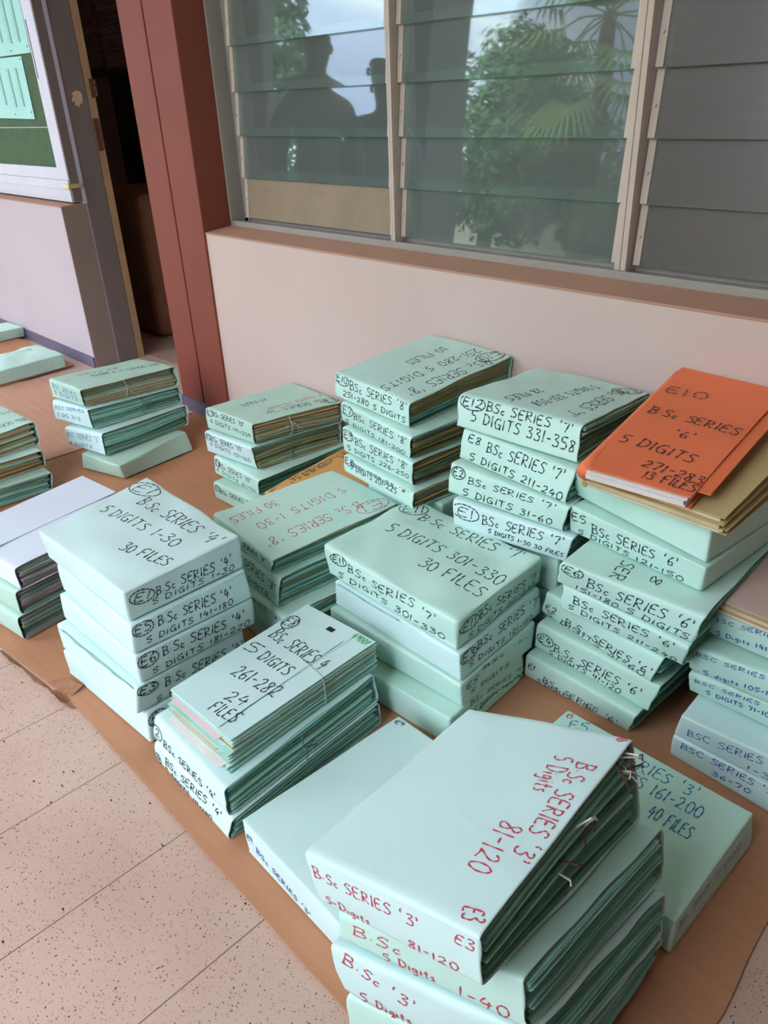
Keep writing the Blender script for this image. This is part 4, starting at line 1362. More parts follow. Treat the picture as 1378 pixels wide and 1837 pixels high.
 ]),
 'ten_e2': ([-0.8371, 1.278, 0.3507, 0.073], [[-0.1408, -0.1809, 0.0037], [0.1302, -0.1744, -0.0004], [0.1357, 0.1788, -0.0019], [-0.1357, 0.1788, 0.0019], [-0.1413, -0.1695, 0.0713], [0.1473, -0.1873, 0.0644], [0.1357, 0.1788, 0.0625], [-0.1357, 0.1788, 0.0696]], [
   ('F', 0.039, 0.633, 0.125, 0.666, 0.022, '@E2', 'k'),
   ('F', 0.174, 0.543, 0.909, 0.751, 0.03, "BSc SERIES '7'", 'k'),
   ('F', 0.136, 0.112, 0.905, 0.148, 0.026, '5 DIGITS 31-60', 'k'),
 ]),
 'ten_e8': ([-0.8185, 1.2898, 0.4184, 0.0016], [[-0.1423, -0.1711, 0.0058], [0.1297, -0.1859, -0.0023], [0.1315, 0.1764, -0.0042], [-0.1315, 0.1764, 0.0036], [-0.1338, -0.1667, 0.0781], [0.1393, -0.1735, 0.0687], [0.1315, 0.1764, 0.0627], [-0.1315, 0.1764, 0.07]], [
   ('F', 0.064, 0.649, 0.179, 0.668, 0.022, 'E8', 'k'),
   ('F', 0.247, 0.554, 0.932, 0.586, 0.03, "BSc SERIES '7'", 'k'),
   ('F', 0.1, 0.134, 0.967, 0.05, 0.026, '5 DIGITS 211-240', 'k'),
 ]),
 'ten_e12': ([-0.8404, 1.2874, 0.4907, 0.1089], [[-0.1406, -0.1637, 0.0078], [0.1349, -0.1693, -0.0016], [0.1376, 0.1493, -0.0087], [-0.1267, 0.1546, -0.0013], [-0.1432, -0.1467, 0.0767], [0.1301, -0.1492, 0.0713], [0.1407, 0.1385, 0.0515], [-0.1226, 0.1474, 0.0569]], [
   ('T', 0.94, 1.026, 0.842, 0.823, 0.024, '@E12', 'k'),
   ('T', 0.801, 0.85, 0.799, 0.093, 0.026, "BSc SERIES '7'", 'k'),
   ('T', 0.608, 0.798, 0.515, 0.123, 0.024, '5 DIGITS 331-358', 'k'),
   ('T', 0.364, 0.426, 0.312, 0.094, 0.024, '28 FILES', 'k'),
   ('F', 0.041, 0.687, 0.205, 0.707, 0.03, '@E12', 'k'),
   ('F', 0.244, 0.705, 0.935, 0.706, 0.028, "BSc SERIES '7'", 'k'),
   ('F', 0.118, 0.304, 0.967, 0.275, 0.028, '5 DIGITS 331-358', 'k'),
 ]),
 'elv_bottom': ([-0.5955, 1.241, 0.006, -0.0116], [[-0.1265, -0.1783, -0.0005], [0.1143, -0.1707, 0.0001], [0.1245, 0.1803, 0.0005], [-0.1245, 0.1803, -0.0001], [-0.1219, -0.1836, 0.0678], [0.1338, -0.189, 0.0676], [0.1245, 0.1803, 0.0677], [-0.1245, 0.1803, 0.0683]], [
   ('F', 0.01, 0.47, 0.088, 0.448, 0.022, 'E1', 'k'),
   ('F', 0.18, 0.187, 0.886, -0.026, 0.028, "BSc SERIES '6'", 'k'),
   ('F', 0.121, -0.141, 0.676, -0.45, 0.018, '5 DIGITS 1-30', 'k'),
 ]),
 'elv_e4': ([-0.5745, 1.2545, 0.0744, -0.0297], [[-0.1405, -0.1737, 0.0009], [0.1255, -0.1803, 0.0002], [0.1324, 0.1798, 0.0003], [-0.1324, 0.1798, 0.0006], [-0.1281, -0.1843, 0.0758], [0.1421, -0.179, 0.073], [0.1324, 0.1798, 0.0725], [-0.1324, 0.1798, 0.0755]], [
   ('F', 0.041, 0.374, 0.145, 0.398, 0.026, '@E4', 'k'),
   ('F', 0.177, 0.284, 0.901, 0.324, 0.03, "B.Sc SERIES '6'", 'k'),
   ('F', 0.138, -0.206, 0.768, -0.2, 0.022, '5 DIGITS 91-120', 'k'),
 ]),
 'elv_e2': ([-0.559, 1.2579, 0.1493, -0.1056], [[-0.1422, -0.1695, 0.0028], [0.1236, -0.1819, -0.0009], [0.131, 0.1795, -0.0014], [-0.131, 0.1795, 0.0022], [-0.1271, -0.1818, 0.0699], [0.1415, -0.1816, 0.0668], [0.131, 0.1795, 0.0661], [-0.131, 0.1795, 0.07]], [
   ('F', 0.017, 0.315, 0.129, 0.335, 0.022, 'E2', 'k'),
   ('F', 0.222, 0.152, 0.974, 0.263, 0.03, "B.Sc SERIES '6'", 'k'),
   ('F', 0.038, -0.201, 0.935, -0.123, 0.022, '5 DIGITS 31-60', 'k'),
 ]),
 'elv_e7': ([-0.5189, 1.2347, 0.2182, -0.023], [[-0.1259, -0.1803, 0.0019], [0.1186, -0.1676, -0.001], [0.1259, 0.1803, 0.0], [-0.1259, 0.1803, 0.0021], [-0.1259, -0.1803, 0.0645], [0.1347, -0.1955, 0.0645], [0.1259, 0.1803, 0.0655], [-0.1259, 0.1803, 0.0656]], [
   ('F', 0.107, 0.468, 0.913, 0.588, 0.026, "BSc SERIES '6'", 'k'),
   ('F', 0.063, 0.201, 0.95, 0.033, 0.02, '5 DIGITS 211-240', 'k'),
 ]),
 'elv_e6': ([-0.5189, 1.2242, 0.2837, 0.0261], [[-0.14, -0.1721, -0.0], [0.1246, -0.1801, -0.0002], [0.1313, 0.1815, 0.0011], [-0.1313, 0.1815, 0.0011], [-0.1227, -0.195, 0.0646], [0.1399, -0.1825, 0.0639], [0.1313, 0.1815, 0.0632], [-0.1313, 0.1815, 0.066]], [
   ('T', 0.307, 0.207, 0.327, 0.028, 0.024, 'SER', 'k'),
   ('T', 0.554, 0.18, 0.552, 0.107, 0.018, '8', 'k'),
   ('F', 0.034, 0.691, 0.149, 0.662, 0.026, '@E6', 'k'),
   ('F', 0.218, 0.406, 0.964, 0.423, 0.032, "BSc SERIES '6'", 'k'),
   ('F', 0.14, -0.013, 0.978, -0.094, 0.022, '151-180 5 DIGITS', 'k'),
 ]),
 'elv_e5': ([-0.5333, 1.2814, 0.3495, -0.0627], [[-0.1455, -0.1624, 0.0009], [0.1331, -0.1705, -0.0008], [0.1362, 0.1767, -0.0015], [-0.1362, 0.1767, 0.0024], [-0.1379, -0.179, 0.0671], [0.1438, -0.1883, 0.059], [0.1362, 0.1767, 0.055], [-0.1362, 0.1767, 0.0641]], [
   ('F', 0.026, 0.492, 0.142, 0.564, 0.024, 'E5', 'k'),
   ('F', 0.191, 0.324, 0.818, 0.513, 0.03, "BSc SERIES '6'", 'k'),
   ('F', 0.073, -0.086, 0.873, 0.04, 0.02, '5 DIGITS 121-150', 'k'),
 ]),
 'elv_blank': ([-0.5313, 1.2834, 0.4115, -0.0882], [[-0.1517, -0.1496, 0.0079], [0.139, -0.1765, -0.002], [0.1354, 0.1724, -0.006], [-0.1354, 0.1724, 0.003], [-0.1347, -0.1778, 0.0729], [0.1353, -0.1721, 0.067], [0.1354, 0.1724, 0.0619], [-0.1354, 0.1724, 0.071]], [
 ]),
 'elv_tan': ([-0.5092, 1.2547, 0.4812, 0.0121], [[-0.1245, -0.1815, 0.0041], [0.1253, -0.1815, -0.0008], [0.125, 0.1809, -0.0059], [-0.125, 0.1809, 0.0022], [-0.1242, -0.182, 0.029], [0.1255, -0.1819, 0.026], [0.125, 0.1809, 0.0679], [-0.125, 0.1809, 0.0679]], [
 ]),
 'elv_orange': ([-0.5392, 1.2637, 0.5144, 0.0645], [[-0.0997, -0.2057, -0.0032], [0.1066, -0.1977, -0.0061], [0.1083, 0.1965, 0.0367], [-0.115, 0.2112, 0.0368], [-0.0939, -0.2118, 0.0251], [0.1055, -0.1985, 0.0192], [0.1083, 0.1965, 0.0804], [-0.1201, 0.2115, 0.0863]], [
   ('T', 0.073, 0.721, 0.414, 0.736, 0.026, 'E10', 'k'),
   ('T', 0.08, 0.517, 0.848, 0.512, 0.026, 'B.Sc SERIES', 'k'),
   ('T', 0.418, 0.387, 0.575, 0.388, 0.022, "'6'", 'k'),
   ('T', 0.061, 0.238, 0.712, 0.222, 0.028, '5 DIGITS', 'k'),
   ('T', 0.389, 0.106, 0.89, 0.093, 0.024, '271-283', 'k'),
   ('T', 0.461, 0.021, 0.89, 0.019, 0.024, '13 FILES', 'k'),
 ]),
 'twl_e36': ([-0.2834, 1.2456, 0.006, -0.0203], [[-0.1139, -0.1755, -0.0009], [0.1116, -0.1805, 0.0001], [0.1133, 0.18, 0.0009], [-0.1133, 0.18, -0.0001], [-0.1097, -0.1853, 0.0591], [0.1123, -0.1803, 0.0602], [0.1133, 0.18, 0.0611], [-0.1133, 0.18, 0.0601]], [
   ('F', 0.083, 0.645, 0.84, 0.725, 0.022, "BSC SERIES '5'", 'b'),
   ('F', 0.358, 0.204, 0.665, 0.341, 0.018, '36-70', 'b'),
 ]),
 'twl_one': ([-0.275, 1.2435, 0.0666, 0.0387], [[-0.1287, -0.1761, -0.0005], [0.1243, -0.1811, 0.0006], [0.1243, 0.1811, 0.0015], [-0.1243, 0.1811, 0.0004], [-0.1191, -0.1883, 0.0593], [0.1243, -0.1811, 0.0609], [0.1243, 0.1811, 0.0616], [-0.1243, 0.1811, 0.0592]], [
   ('F', 0.091, 0.27, 0.757, 0.685, 0.026, "BSC SERIES '5'", 'b'),
   ('F', 0.511, -0.052, 0.737, 0.121, 0.022, '1-35', 'b'),
 ]),
 'twl_third': ([-0.2981, 1.2881, 0.1275, 0.0327], [[-0.1105, -0.1662, -0.0006], [0.1119, -0.1728, 0.0025], [0.1131, 0.1748, 0.0016], [-0.1131, 0.1748, -0.0007], [-0.1114, -0.1847, 0.0568], [0.1111, -0.1714, 0.0606], [0.1131, 0.1748, 0.0605], [-0.1131, 0.1748, 0.0568]], [
   ('F', 0.046, 0.635, 0.695, 0.824, 0.022, "BSC SERIES '5'", 'b'),
   ('F', 0.139, 0.284, 0.668, 0.496, 0.014, '5 DIGITS 71-104', 'b'),
 ]),
 'twl_second': ([-0.3033, 1.2828, 0.1868, 0.0283], [[-0.1069, -0.176, -0.0015], [0.1085, -0.1794, 0.0024], [0.1098, 0.1802, 0.0027], [-0.1098, 0.1802, -0.0013], [-0.1079, -0.188, 0.0601], [0.1076, -0.1788, 0.0641], [0.1098, 0.1802, 0.0635], [-0.1098, 0.1802, 0.0604]], [
   ('F', 0.043, 0.676, 0.728, 0.88, 0.022, "BSC SERIES '5'", 'b'),
   ('F', 0.116, 0.077, 0.712, 0.39, 0.016, '5 digits 105-140', 'b'),
 ]),
 'twl_first': ([-0.2948, 1.2972, 0.2496, -0.0024], [[-0.1038, -0.1619, 0.0004], [0.1049, -0.1676, 0.0025], [0.1067, 0.1695, 0.0016], [-0.1067, 0.1695, -0.0014], [-0.1052, -0.1741, 0.0621], [0.1037, -0.1663, 0.0625], [0.1067, 0.1695, 0.0602], [-0.1067, 0.1695, 0.0593]], [
   ('F', 0.045, 0.647, 0.724, 0.884, 0.022, "BSC SERIES '5'", 'b'),
   ('F', 0.078, 0.141, 0.639, 0.373, 0.016, '5 Digits 141-175', 'b'),
 ]),
 'twl_top': ([-0.2766, 1.291, 0.3114, -0.002], [[-0.1239, -0.1709, 0.0017], [0.1246, -0.1753, 0.0017], [0.1246, 0.1753, -0.0005], [-0.1246, 0.1753, 0.0], [-0.1257, -0.1767, 0.0193], [0.1246, -0.1753, 0.0176], [0.1246, 0.1753, 0.0159], [-0.1246, 0.1753, 0.0176]], [
 ]),
 'thr_wrapped': ([-2.4216, 1.0721, 0.006, 0.2193], [[-0.0993, -0.1604, 0.0011], [0.1041, -0.1464, 0.0009], [0.1351, 0.1424, -0.0011], [-0.1159, 0.1628, -0.0009], [-0.0882, -0.1589, 0.0593], [0.1222, -0.1696, 0.0624], [0.0942, 0.1563, 0.0604], [-0.1159, 0.1628, 0.0583]], [
 ]),
 'thr_third': ([-2.4977, 1.0962, 0.0675, 0.1338], [[-0.0999, -0.1833, -0.0012], [0.1082, -0.1764, 0.0045], [0.1156, 0.1721, 0.0009], [-0.1172, 0.178, -0.0022], [-0.0921, -0.1905, 0.0707], [0.0934, -0.1632, 0.0797], [0.1161, 0.1831, 0.0772], [-0.1172, 0.178, 0.0695]], [
   ('F', -0.027, 0.531, 0.909, 0.568, 0.024, "BSC SERIES '3'", 'b'),
   ('F', 0.014, 0.052, 0.673, 0.202, 0.018, '5 DIGITS', 'b'),
 ]),
 'thr_second': ([-2.5522, 1.1019, 0.1426, 0.068], [[-0.1042, -0.1936, -0.0007], [0.1067, -0.167, 0.0058], [0.1265, 0.1809, 0.0031], [-0.1231, 0.1812, -0.0047], [-0.1148, -0.1851, 0.0694], [0.097, -0.171, 0.0763], [0.1399, 0.1714, 0.0705], [-0.1231, 0.1812, 0.0636]], [
   ('F', 0.045, 0.586, 0.915, 0.812, 0.024, 'BSC SERIES', 'b'),
   ('F', 0.073, 0.236, 0.736, 0.315, 0.02, '5 DIG 31-2', 'b'),
 ]),
 'thr_top': ([-2.5704, 1.1097, 0.2131, 0.0255], [[-0.1019, -0.1891, -0.0], [0.0978, -0.1683, 0.0069], [0.1417, 0.1744, 0.001], [-0.1098, 0.1699, -0.0058], [-0.1296, -0.1759, 0.0644], [0.1068, -0.1748, 0.0716], [0.1171, 0.1854, 0.065], [-0.1007, 0.1632, 0.0578]], [
   ('T', 0.621, 0.949, 0.44, 0.296, 0.022, "BSC SERIES '1' 5 DIGITS", 'k'),
   ('T', 0.318, 0.616, 0.212, 0.238, 0.02, '25 FILES', 'k'),
   ('F', 0.082, 0.561, 0.827, 0.516, 0.022, 'BSC SERIES', 'b'),
   ('F', 0.095, 0.283, 0.836, 0.248, 0.016, '5 DIGITS', 'b'),
 ]),
 'frt_third': ([-2.5278, 0.5835, 0.006, -0.0316], [[-0.1257, -0.18, 0.001], [0.1257, -0.18, 0.0], [0.1235, 0.1746, -0.001], [-0.1257, 0.18, 0.0], [-0.1257, -0.18, 0.0658], [0.1257, -0.18, 0.0652], [0.1354, 0.1835, 0.0647], [-0.1257, 0.18, 0.0652]], [
 ]),
 'frt_second': ([-2.5608, 0.585, 0.0717, 0.0029], [[-0.1251, -0.1798, 0.0011], [0.1251, -0.1798, 0.0005], [0.1156, 0.1808, -0.0003], [-0.1251, 0.1798, 0.0005], [-0.1251, -0.1798, 0.0647], [0.1251, -0.1798, 0.0645], [0.1368, 0.1777, 0.0652], [-0.1251, 0.1798, 0.0654]], [
 ]),
 'frt_top': ([-2.5968, 0.5943, 0.1371, 0.0462], [[-0.1252, -0.1802, 0.0003], [0.1252, -0.1802, 0.0001], [0.1317, 0.1782, 0.0007], [-0.1302, 0.182, 0.0009], [-0.1252, -0.1802, 0.075], [0.1252, -0.1802, 0.0748], [0.1122, 0.1851, 0.0763], [-0.1336, 0.1831, 0.0765]], [
   ('T', 0.759, 1.023, 0.733, 0.59, 0.026, "BSc SERIES '9'", 'k'),
   ('T', 0.303, 0.995, 0.324, 0.659, 0.024, '25 FILES', 'k'),
 ]),
 'sxt_front': ([-3.7729, 1.1713, 0.006, 0.1178], [[-0.1257, -0.18, 0.0007], [0.1257, -0.18, -0.0008], [0.1367, 0.1721, -0.0007], [-0.1366, 0.1852, 0.0008], [-0.1257, -0.18, 0.0636], [0.1257, -0.18, 0.0622], [0.1282, 0.1812, 0.0623], [-0.1438, 0.1887, 0.0637]], [
   ('T', 0.216, 0.832, 0.21, 0.427, 0.022, 'BSc SERIES', 'k'),
 ]),
 'sxt_back': ([-4.4963, 1.2688, 0.006, -0.0298], [[-0.1236, -0.18, -0.0016], [0.1236, -0.18, 0.0017], [0.0967, 0.1874, 0.0016], [-0.1076, 0.1751, -0.0017], [-0.1236, -0.18, 0.0527], [0.1236, -0.18, 0.056], [0.1095, 0.1858, 0.0558], [-0.0969, 0.1718, 0.0525]], [
 ]),
 'etn_base': ([-1.4871, 1.2348, 0.006, 0.1275], [[-0.125, -0.18, 0.0], [0.125, -0.18, 0.0], [0.125, 0.18, 0.0], [-0.125, 0.18, 0.0], [-0.125, -0.18, 0.0661], [0.125, -0.18, 0.0661], [0.125, 0.18, 0.0661], [-0.125, 0.18, 0.0661]], [
 ]),
 'etn_two': ([-1.4871, 1.2348, 0.0726, 0.1275], [[-0.125, -0.18, 0.0005], [0.125, -0.18, 0.0005], [0.125, 0.18, 0.0005], [-0.125, 0.18, 0.0005], [-0.125, -0.18, 0.0655], [0.125, -0.18, 0.0653], [0.125, 0.18, 0.0666], [-0.125, 0.18, 0.0666]], [
 ]),
 'etn_tan': ([-1.4871, 1.2348, 0.1392, 0.1275], [[-0.1228, -0.186, -0.0001], [0.125, -0.1831, -0.0003], [0.125, 0.1831, 0.0012], [-0.1287, 0.1885, 0.0015], [-0.1213, -0.1879, 0.0304], [0.125, -0.1831, 0.0301], [0.125, 0.1831, 0.0327], [-0.1312, 0.1922, 0.0331]], [
   ('T', 0.082, 0.833, 0.03, 0.208, 0.026, "BSc SERIES '6'", 'k'),
   ('T', 0.057, 0.685, 0.024, 0.286, 0.022, '6 DIGITS', 'k'),
 ]),
 'fft_low': ([-1.8028, 0.5213, 0.006, 0.1564], [[-0.1249, -0.1798, 0.0001], [0.1249, -0.1798, 0.0], [0.125, 0.1794, -0.0001], [-0.1249, 0.1798, 0.0], [-0.1249, -0.1798, 0.0667], [0.1249, -0.1798, 0.0667], [0.125, 0.1796, 0.0667], [-0.1249, 0.1798, 0.0667]], [
 ]),
 'fft_mid': ([-1.8012, 0.5322, 0.0732, 0.1606], [[-0.125, -0.18, 0.0005], [0.125, -0.18, 0.0005], [0.125, 0.18, 0.0005], [-0.125, 0.18, 0.0005], [-0.125, -0.18, 0.0672], [0.125, -0.18, 0.0653], [0.125, 0.18, 0.0656], [-0.125, 0.18, 0.0672]], [
 ]),
 'fft_top': ([-1.7996, 0.5432, 0.1404, 0.1648], [[-0.1299, -0.1802, 0.0023], [0.1299, -0.1802, -0.0009], [0.1358, 0.1773, -0.0007], [-0.1392, 0.1849, 0.0028], [-0.1299, -0.1802, 0.0645], [0.1299, -0.1802, 0.0594], [0.1398, 0.1753, 0.0599], [-0.1454, 0.188, 0.065]], [
 ]),
}

# the lowest blocks of the tallest stack share its hidden height
for i_, nm_ in enumerate(('nine_floor', 'nine_base', 'nine_under')):
    pl, co, tx = BUNDLES[nm_]
    pl[2] = 0.006 + 0.094 * i_
    for c in co[4:]:
        c[2] = 0.0935
pl, co, tx = BUNDLES['nine_e8']
for c in co[:4]:
    c[2] = 0.290 - pl[2]
# hidden lowest blocks stand back against the wall
for nm_, (x_, y_) in {'nine_floor': (-1.15, 1.299), 'nine_base': (-1.152, 1.299), 'nine_under': (-1.148, 1.299), 'ten_floor': (-0.832, 1.299), 'ten_base': (-0.83, 1.299), 'ten_under': (-0.834, 1.299)}.items():
    pl, co, tx = BUNDLES[nm_]
    t_ = co[4][2]
    BUNDLES[nm_] = ([x_, y_, pl[2], 0.0], [[sx * 0.124, sy * 0.164, z] for z in (0, t_) for sx, sy in ((-1, -1), (1, -1), (1, 1), (-1, 1))], tx)

G1 = 'mint parcels in the front left stack'
G2 = 'mint bundles in the low front stack'
G4 = 'mint bundles in the nearest stack'
G6 = 'mint parcels in the middle stack'
G7 = 'mint bundles in the red-lettered stack'
G8 = 'mint bundles in the stack by the column'
G9 = 'mint bundles in the tallest stack by the wall'
G10 = 'mint bundles in the second stack from the right by the wall'
G11 = 'mint bundles in the stack under the orange folder'
G12 = 'mint bundles in the stack at the right edge'
G13 = 'bundles in the stack before the doorway'
G14 = 'bundles in the stack at the left edge'
G15 = 'grey-edged bundles under the white cover'
G16 = 'low parcels by the white wall'
G18 = 'bundles between the column stack and the tallest stack'
# key: (kind, paper, palette, number of files, tie, label, group, options)
SPEC = {
 'one_bottom': ('c', 'mint_pale', 0, 0, 0, 'lowest plain mint parcel of the front left stack, standing on the cardboard', G1),
 'one_e3': ('c', 'mint_pale', 0, 0, 0, 'mint parcel marked E3 in black, fourth from the top of the front left stack', G1),
 'one_e6': ('c', 'mint_pale', 0, 0, 0, 'mint parcel marked E6 and 181-220 in the middle of the front left stack', G1),
 'one_e5': ('c', 'mint_pale', 0, 0, 0, 'mint parcel marked E5 and 141-180, second from the top of the front left stack', G1),
 'one_e1': ('c', 'mint_pale', 0, 0, 0, 'mint parcel marked E1, SERIES 4, 1-30, on top of the front left stack', G1),
 'two_e4': ('o', 'mint_pale', 'green', 22, 0, 'lowest mint bundle under the loose files marked 261-282, on the cardboard', G2),
 'two_e2': ('o', 'mint_pale', 'green', 26, 1, 'mint bundle with circled 2 on its spine, directly under the files marked 261-282', G2),
 'three': ('c', 'mint_pale', 0, 0, 0, 'flat pale mint parcel with a blank top, left of the nearest stack', None),
 'four_bottom': ('o', 'mint', 'green', 16, 0, 'lowest mint bundle of the nearest stack, resting on the cardboard', G4),
 'four_crumple': ('o', 'mint_pale', 'green', 26, 0, 'crumpled mint bundle with red writing, third down in the nearest stack', G4),
 'four_second': ('o', 'mint', 'green', 26, 0, 'mint bundle marked 1-40 in red, just under the top of the nearest stack', G4),
 'four_e3': ('o', 'mint_pale', 'green', 30, 0, 'large mint bundle marked 81-120 in red, on top of the nearest stack', G4),
 'five': ('c', 'mint', 0, 0, 0, 'flat mint parcel marked 161-200, 40 FILES in teal blue, on bare cardboard', None),
 'six_e7': ('c', 'mint', 0, 0, 0, 'lowest mint parcel of the middle stack, marked 241-270', G6),
 'six_e5': ('c', 'mint', 0, 0, 0, 'mint parcel with a blank front, third from the top of the middle stack', G6),
 'six_e3': ('c', 'mint_pale', 0, 0, 0, 'mint parcel marked 121-150 at its end, second in the middle stack', G6),
 'six_e11': ('c', 'mint', 0, 0, 0, 'crumpled mint parcel marked E11, 301-330, 30 FILES, on top of the middle stack', G6),
 'seven_base': ('c', 'mint', 0, 0, 0, 'mint parcel hidden at the foot of the red-lettered stack behind the front stacks', G7),
 'seven_third': ('o', 'mint', 'mixed', 16, 0, 'third mint bundle down in the stack topped with red E1 lettering', G7),
 'seven_second': ('o', 'mint', 'tangreen', 20, 1, 'mint bundle with curled tan files, right under the one lettered in red', G7),
 'seven_e1': ('o', 'mint', 'mixed', 14, 0, 'mint bundle lettered in red 1-30 30 FILES, upside down to the viewer', G7),
 'eight_fourth': ('o', 'mint_dull', 'darkgreen', 14, 0, 'lowest mint bundle of the SERIES 10 stack by the column', G8),
 'eight_third': ('o', 'mint', 'darkgreen', 16, 0, 'third mint bundle down in the SERIES 10 stack by the column', G8),
 'eight_second': ('o', 'mint_pale', 'tangreen', 18, 1, 'second mint bundle down in the SERIES 10 stack by the column, string hanging out', G8),
 'eight_top': ('o', 'mint_dull', 'tan', 18, 1, 'mint bundle marked 25 FILES on top of the SERIES 10 stack by the column', G8),
 'nine_floor': ('c', 'mint', 0, 0, 0, 'mint parcel on the floor, hidden deep under the tallest stack by the wall', G9),
 'nine_base': ('c', 'mint', 0, 0, 0, 'hidden mint parcel, second from the floor under the tallest stack by the wall', G9),
 'nine_under': ('c', 'mint', 0, 0, 0, 'hidden mint parcel just below E8 in the tallest stack by the wall', G9),
 'nine_e8': ('o', 'mint', 'tan', 16, 0, 'mint bundle marked E8, the lowest one showing in the tallest stack by the wall', G9),
 'nine_e9': ('o', 'mint', 'tan', 18, 0, 'mint bundle marked E9 and 226-250 in the tallest stack by the wall', G9),
 'nine_e7': ('o', 'mint', 'tan', 18, 0, 'mint bundle marked E7 and 181-200, second from the top by the wall', G9),
 'nine_e10': ('o', 'mint', 'tangreen', 18, 1, 'mint bundle marked E10 and 251-280, on top of the tallest stack by the wall', G9),
 'ten_floor': ('c', 'mint', 0, 0, 0, 'mint parcel on the floor, hidden deep under the stack topped by E12', G10),
 'ten_base': ('c', 'mint', 0, 0, 0, 'hidden mint parcel, second from the floor under the stack topped by E12', G10),
 'ten_under': ('c', 'mint', 0, 0, 0, 'hidden mint parcel directly below the E1 bundle of the E12 stack', G10),
 'ten_e1': ('o', 'mint_pale', 'darkgreen', 14, 0, 'mint bundle marked E1 30 FILES, the lowest one showing under E12', G10),
 'ten_e2': ('o', 'mint', 'darkgreen', 14, 0, 'mint bundle with small circled E2 and 31-60, third down under E12', G10),
 'ten_e8': ('o', 'mint', 'darkgreen', 16, 0, 'mint bundle marked E8 and 211-240, just below E12', G10),
 'ten_e12': ('o', 'mint', 'darkgreen', 20, 0, 'mint bundle marked E12 and 331-358, its top grey-green, by the orange folder', G10),
 'elv_bottom': ('o', 'mint', 'tan', 14, 0, 'lowest SERIES 6 bundle showing in the stack under the orange folder', G11),
 'elv_e4': ('o', 'mint', 'darkgreen', 14, 0, 'mint bundle with circled E4, second from the bottom under the orange folder', G11),
 'elv_e2': ('o', 'mint', 'darkgreen', 14, 0, 'mint bundle marked E2 with a curled right end, SERIES 6, above circled E4', G11),
 'elv_e7': ('o', 'mint', 'darkgreen', 12, 0, 'mint bundle set back between circled E6 and E2 in the orange folder stack', G11),
 'elv_e6': ('o', 'mint', 'darkgreen', 14, 0, 'mint bundle marked with circled E6 and 151-180, jutting out of its stack', G11),
 'elv_e5': ('c', 'mint', 0, 0, 0, 'mint parcel marked E5 and SERIES 6, two below the orange folder', G11),
 'elv_blank': ('c', 'mint', 0, 0, 0, 'mint parcel without any writing, directly beneath the orange and buff folders', G11),
 'twl_e36': ('c', 'mint_pale', 0, 0, 0, 'mint parcel marked 36-70 in blue, lowest one showing at the right edge', G12),
 'twl_one': ('c', 'mint_pale', 0, 0, 0, 'mint parcel lettered large in blue above 36-70 at the right edge', G12),
 'twl_third': ('o', 'mint', 'green', 12, 0, 'third mint bundle down at the right edge, blue letters close to its top', G12),
 'twl_second': ('o', 'mint', 'green', 12, 0, 'mint bundle marked 105 in blue, second down at the right edge', G12),
 'twl_first': ('o', 'mint', 'green', 12, 0, 'mint bundle with blue letters just under the pinkish board at the right edge', G12),
 'thr_wrapped': ('c', 'mint_dull', 0, 0, 0, 'fully wrapped dull mint parcel with folded end, lowest in the stack before the doorway', G13),
 'thr_third': ('o', 'mint_pale', 'darkgreen', 18, 0, 'bundle with blue writing just above the folded parcel, before the doorway', G13),
 'thr_second': ('o', 'mint_pale', 'green', 20, 1, 'bundle with bright green files, second from the top before the doorway', G13),
 'thr_top': ('o', 'mint_dull', 'tan', 18, 1, 'bundle with brownish files on top of the stack before the doorway', G13),
 'frt_third': ('o', 'mint_dull', 'darkgreen', 16, 0, 'lowest bundle with dark green files at the left edge of the picture', G14),
 'frt_second': ('o', 'mint', 'tan', 16, 0, 'middle bundle with brown files at the left edge of the picture', G14),
 'frt_top': ('o', 'mint', 'tan', 16, 1, 'top bundle with fanned brown files at the left edge of the picture', G14),
 'sxt_front': ('c', 'mint', 0, 0, 0, 'crumpled low mint parcel nearer the camera on the far left cardboard', G16),
 'sxt_back': ('c', 'mint', 0, 0, 0, 'low mint parcel cut by the left edge, farther along the white wall', G16),
 'etn_base': ('c', 'mint', 0, 0, 0, 'hidden mint parcel on the floor beneath the kraft-covered bundle', G18),
 'etn_two': ('o', 'mint', 'darkgreen', 12, 0, 'hidden mint bundle directly under the kraft-covered bundle', G18),
 'etn_tan': ('o', 'kraft', 'tan', 10, 0, 'kraft-covered bundle half hidden between the column stack and tallest stack', G18),
 'fft_low': ('o', 'mint_dull', 'grey', 16, 0, 'lowest grey-edged bundle of the white-topped pile at the left', G15),
 'fft_mid': ('o', 'mint_dull', 'grey', 16, 0, 'middle grey-edged bundle of the white-topped pile at the left', G15),
 'fft_top': ('o', 'white_cover', 'grey', 16, 0, 'bundle with a plain bluish white cover on top of the left pile', G15),
}
TOPS = {'one_e1', 'three', 'four_e3', 'five', 'six_e11', 'seven_e1', 'eight_top', 'nine_e10', 'ten_e12', 'thr_top', 'frt_top', 'sxt_front', 'sxt_back', 'etn_tan', 'fft_top'}
AMP = {'one_e1': 0.0060, 'six_e11': 0.0110, 'four_crumple': 0.0085, 'sxt_front': 0.0085, 'four_e3': 0.0016, 'three': 0.0014, 'five': 0.0012,
       'six_e5': 0.0045, 'six_e3': 0.0045, 'one_e3': 0.0034, 'thr_wrapped': 0.0055, 'elv_e6': 0.0026, 'nine_e10': 0.0018}
BUL = {'six_e11': 0.008, 'one_e1': 0.007, 'sxt_front': 0.012, 'four_e3': 0.003, 'three': 0.002, 'five': 0.003}
ROOT = {}
BODY = {}
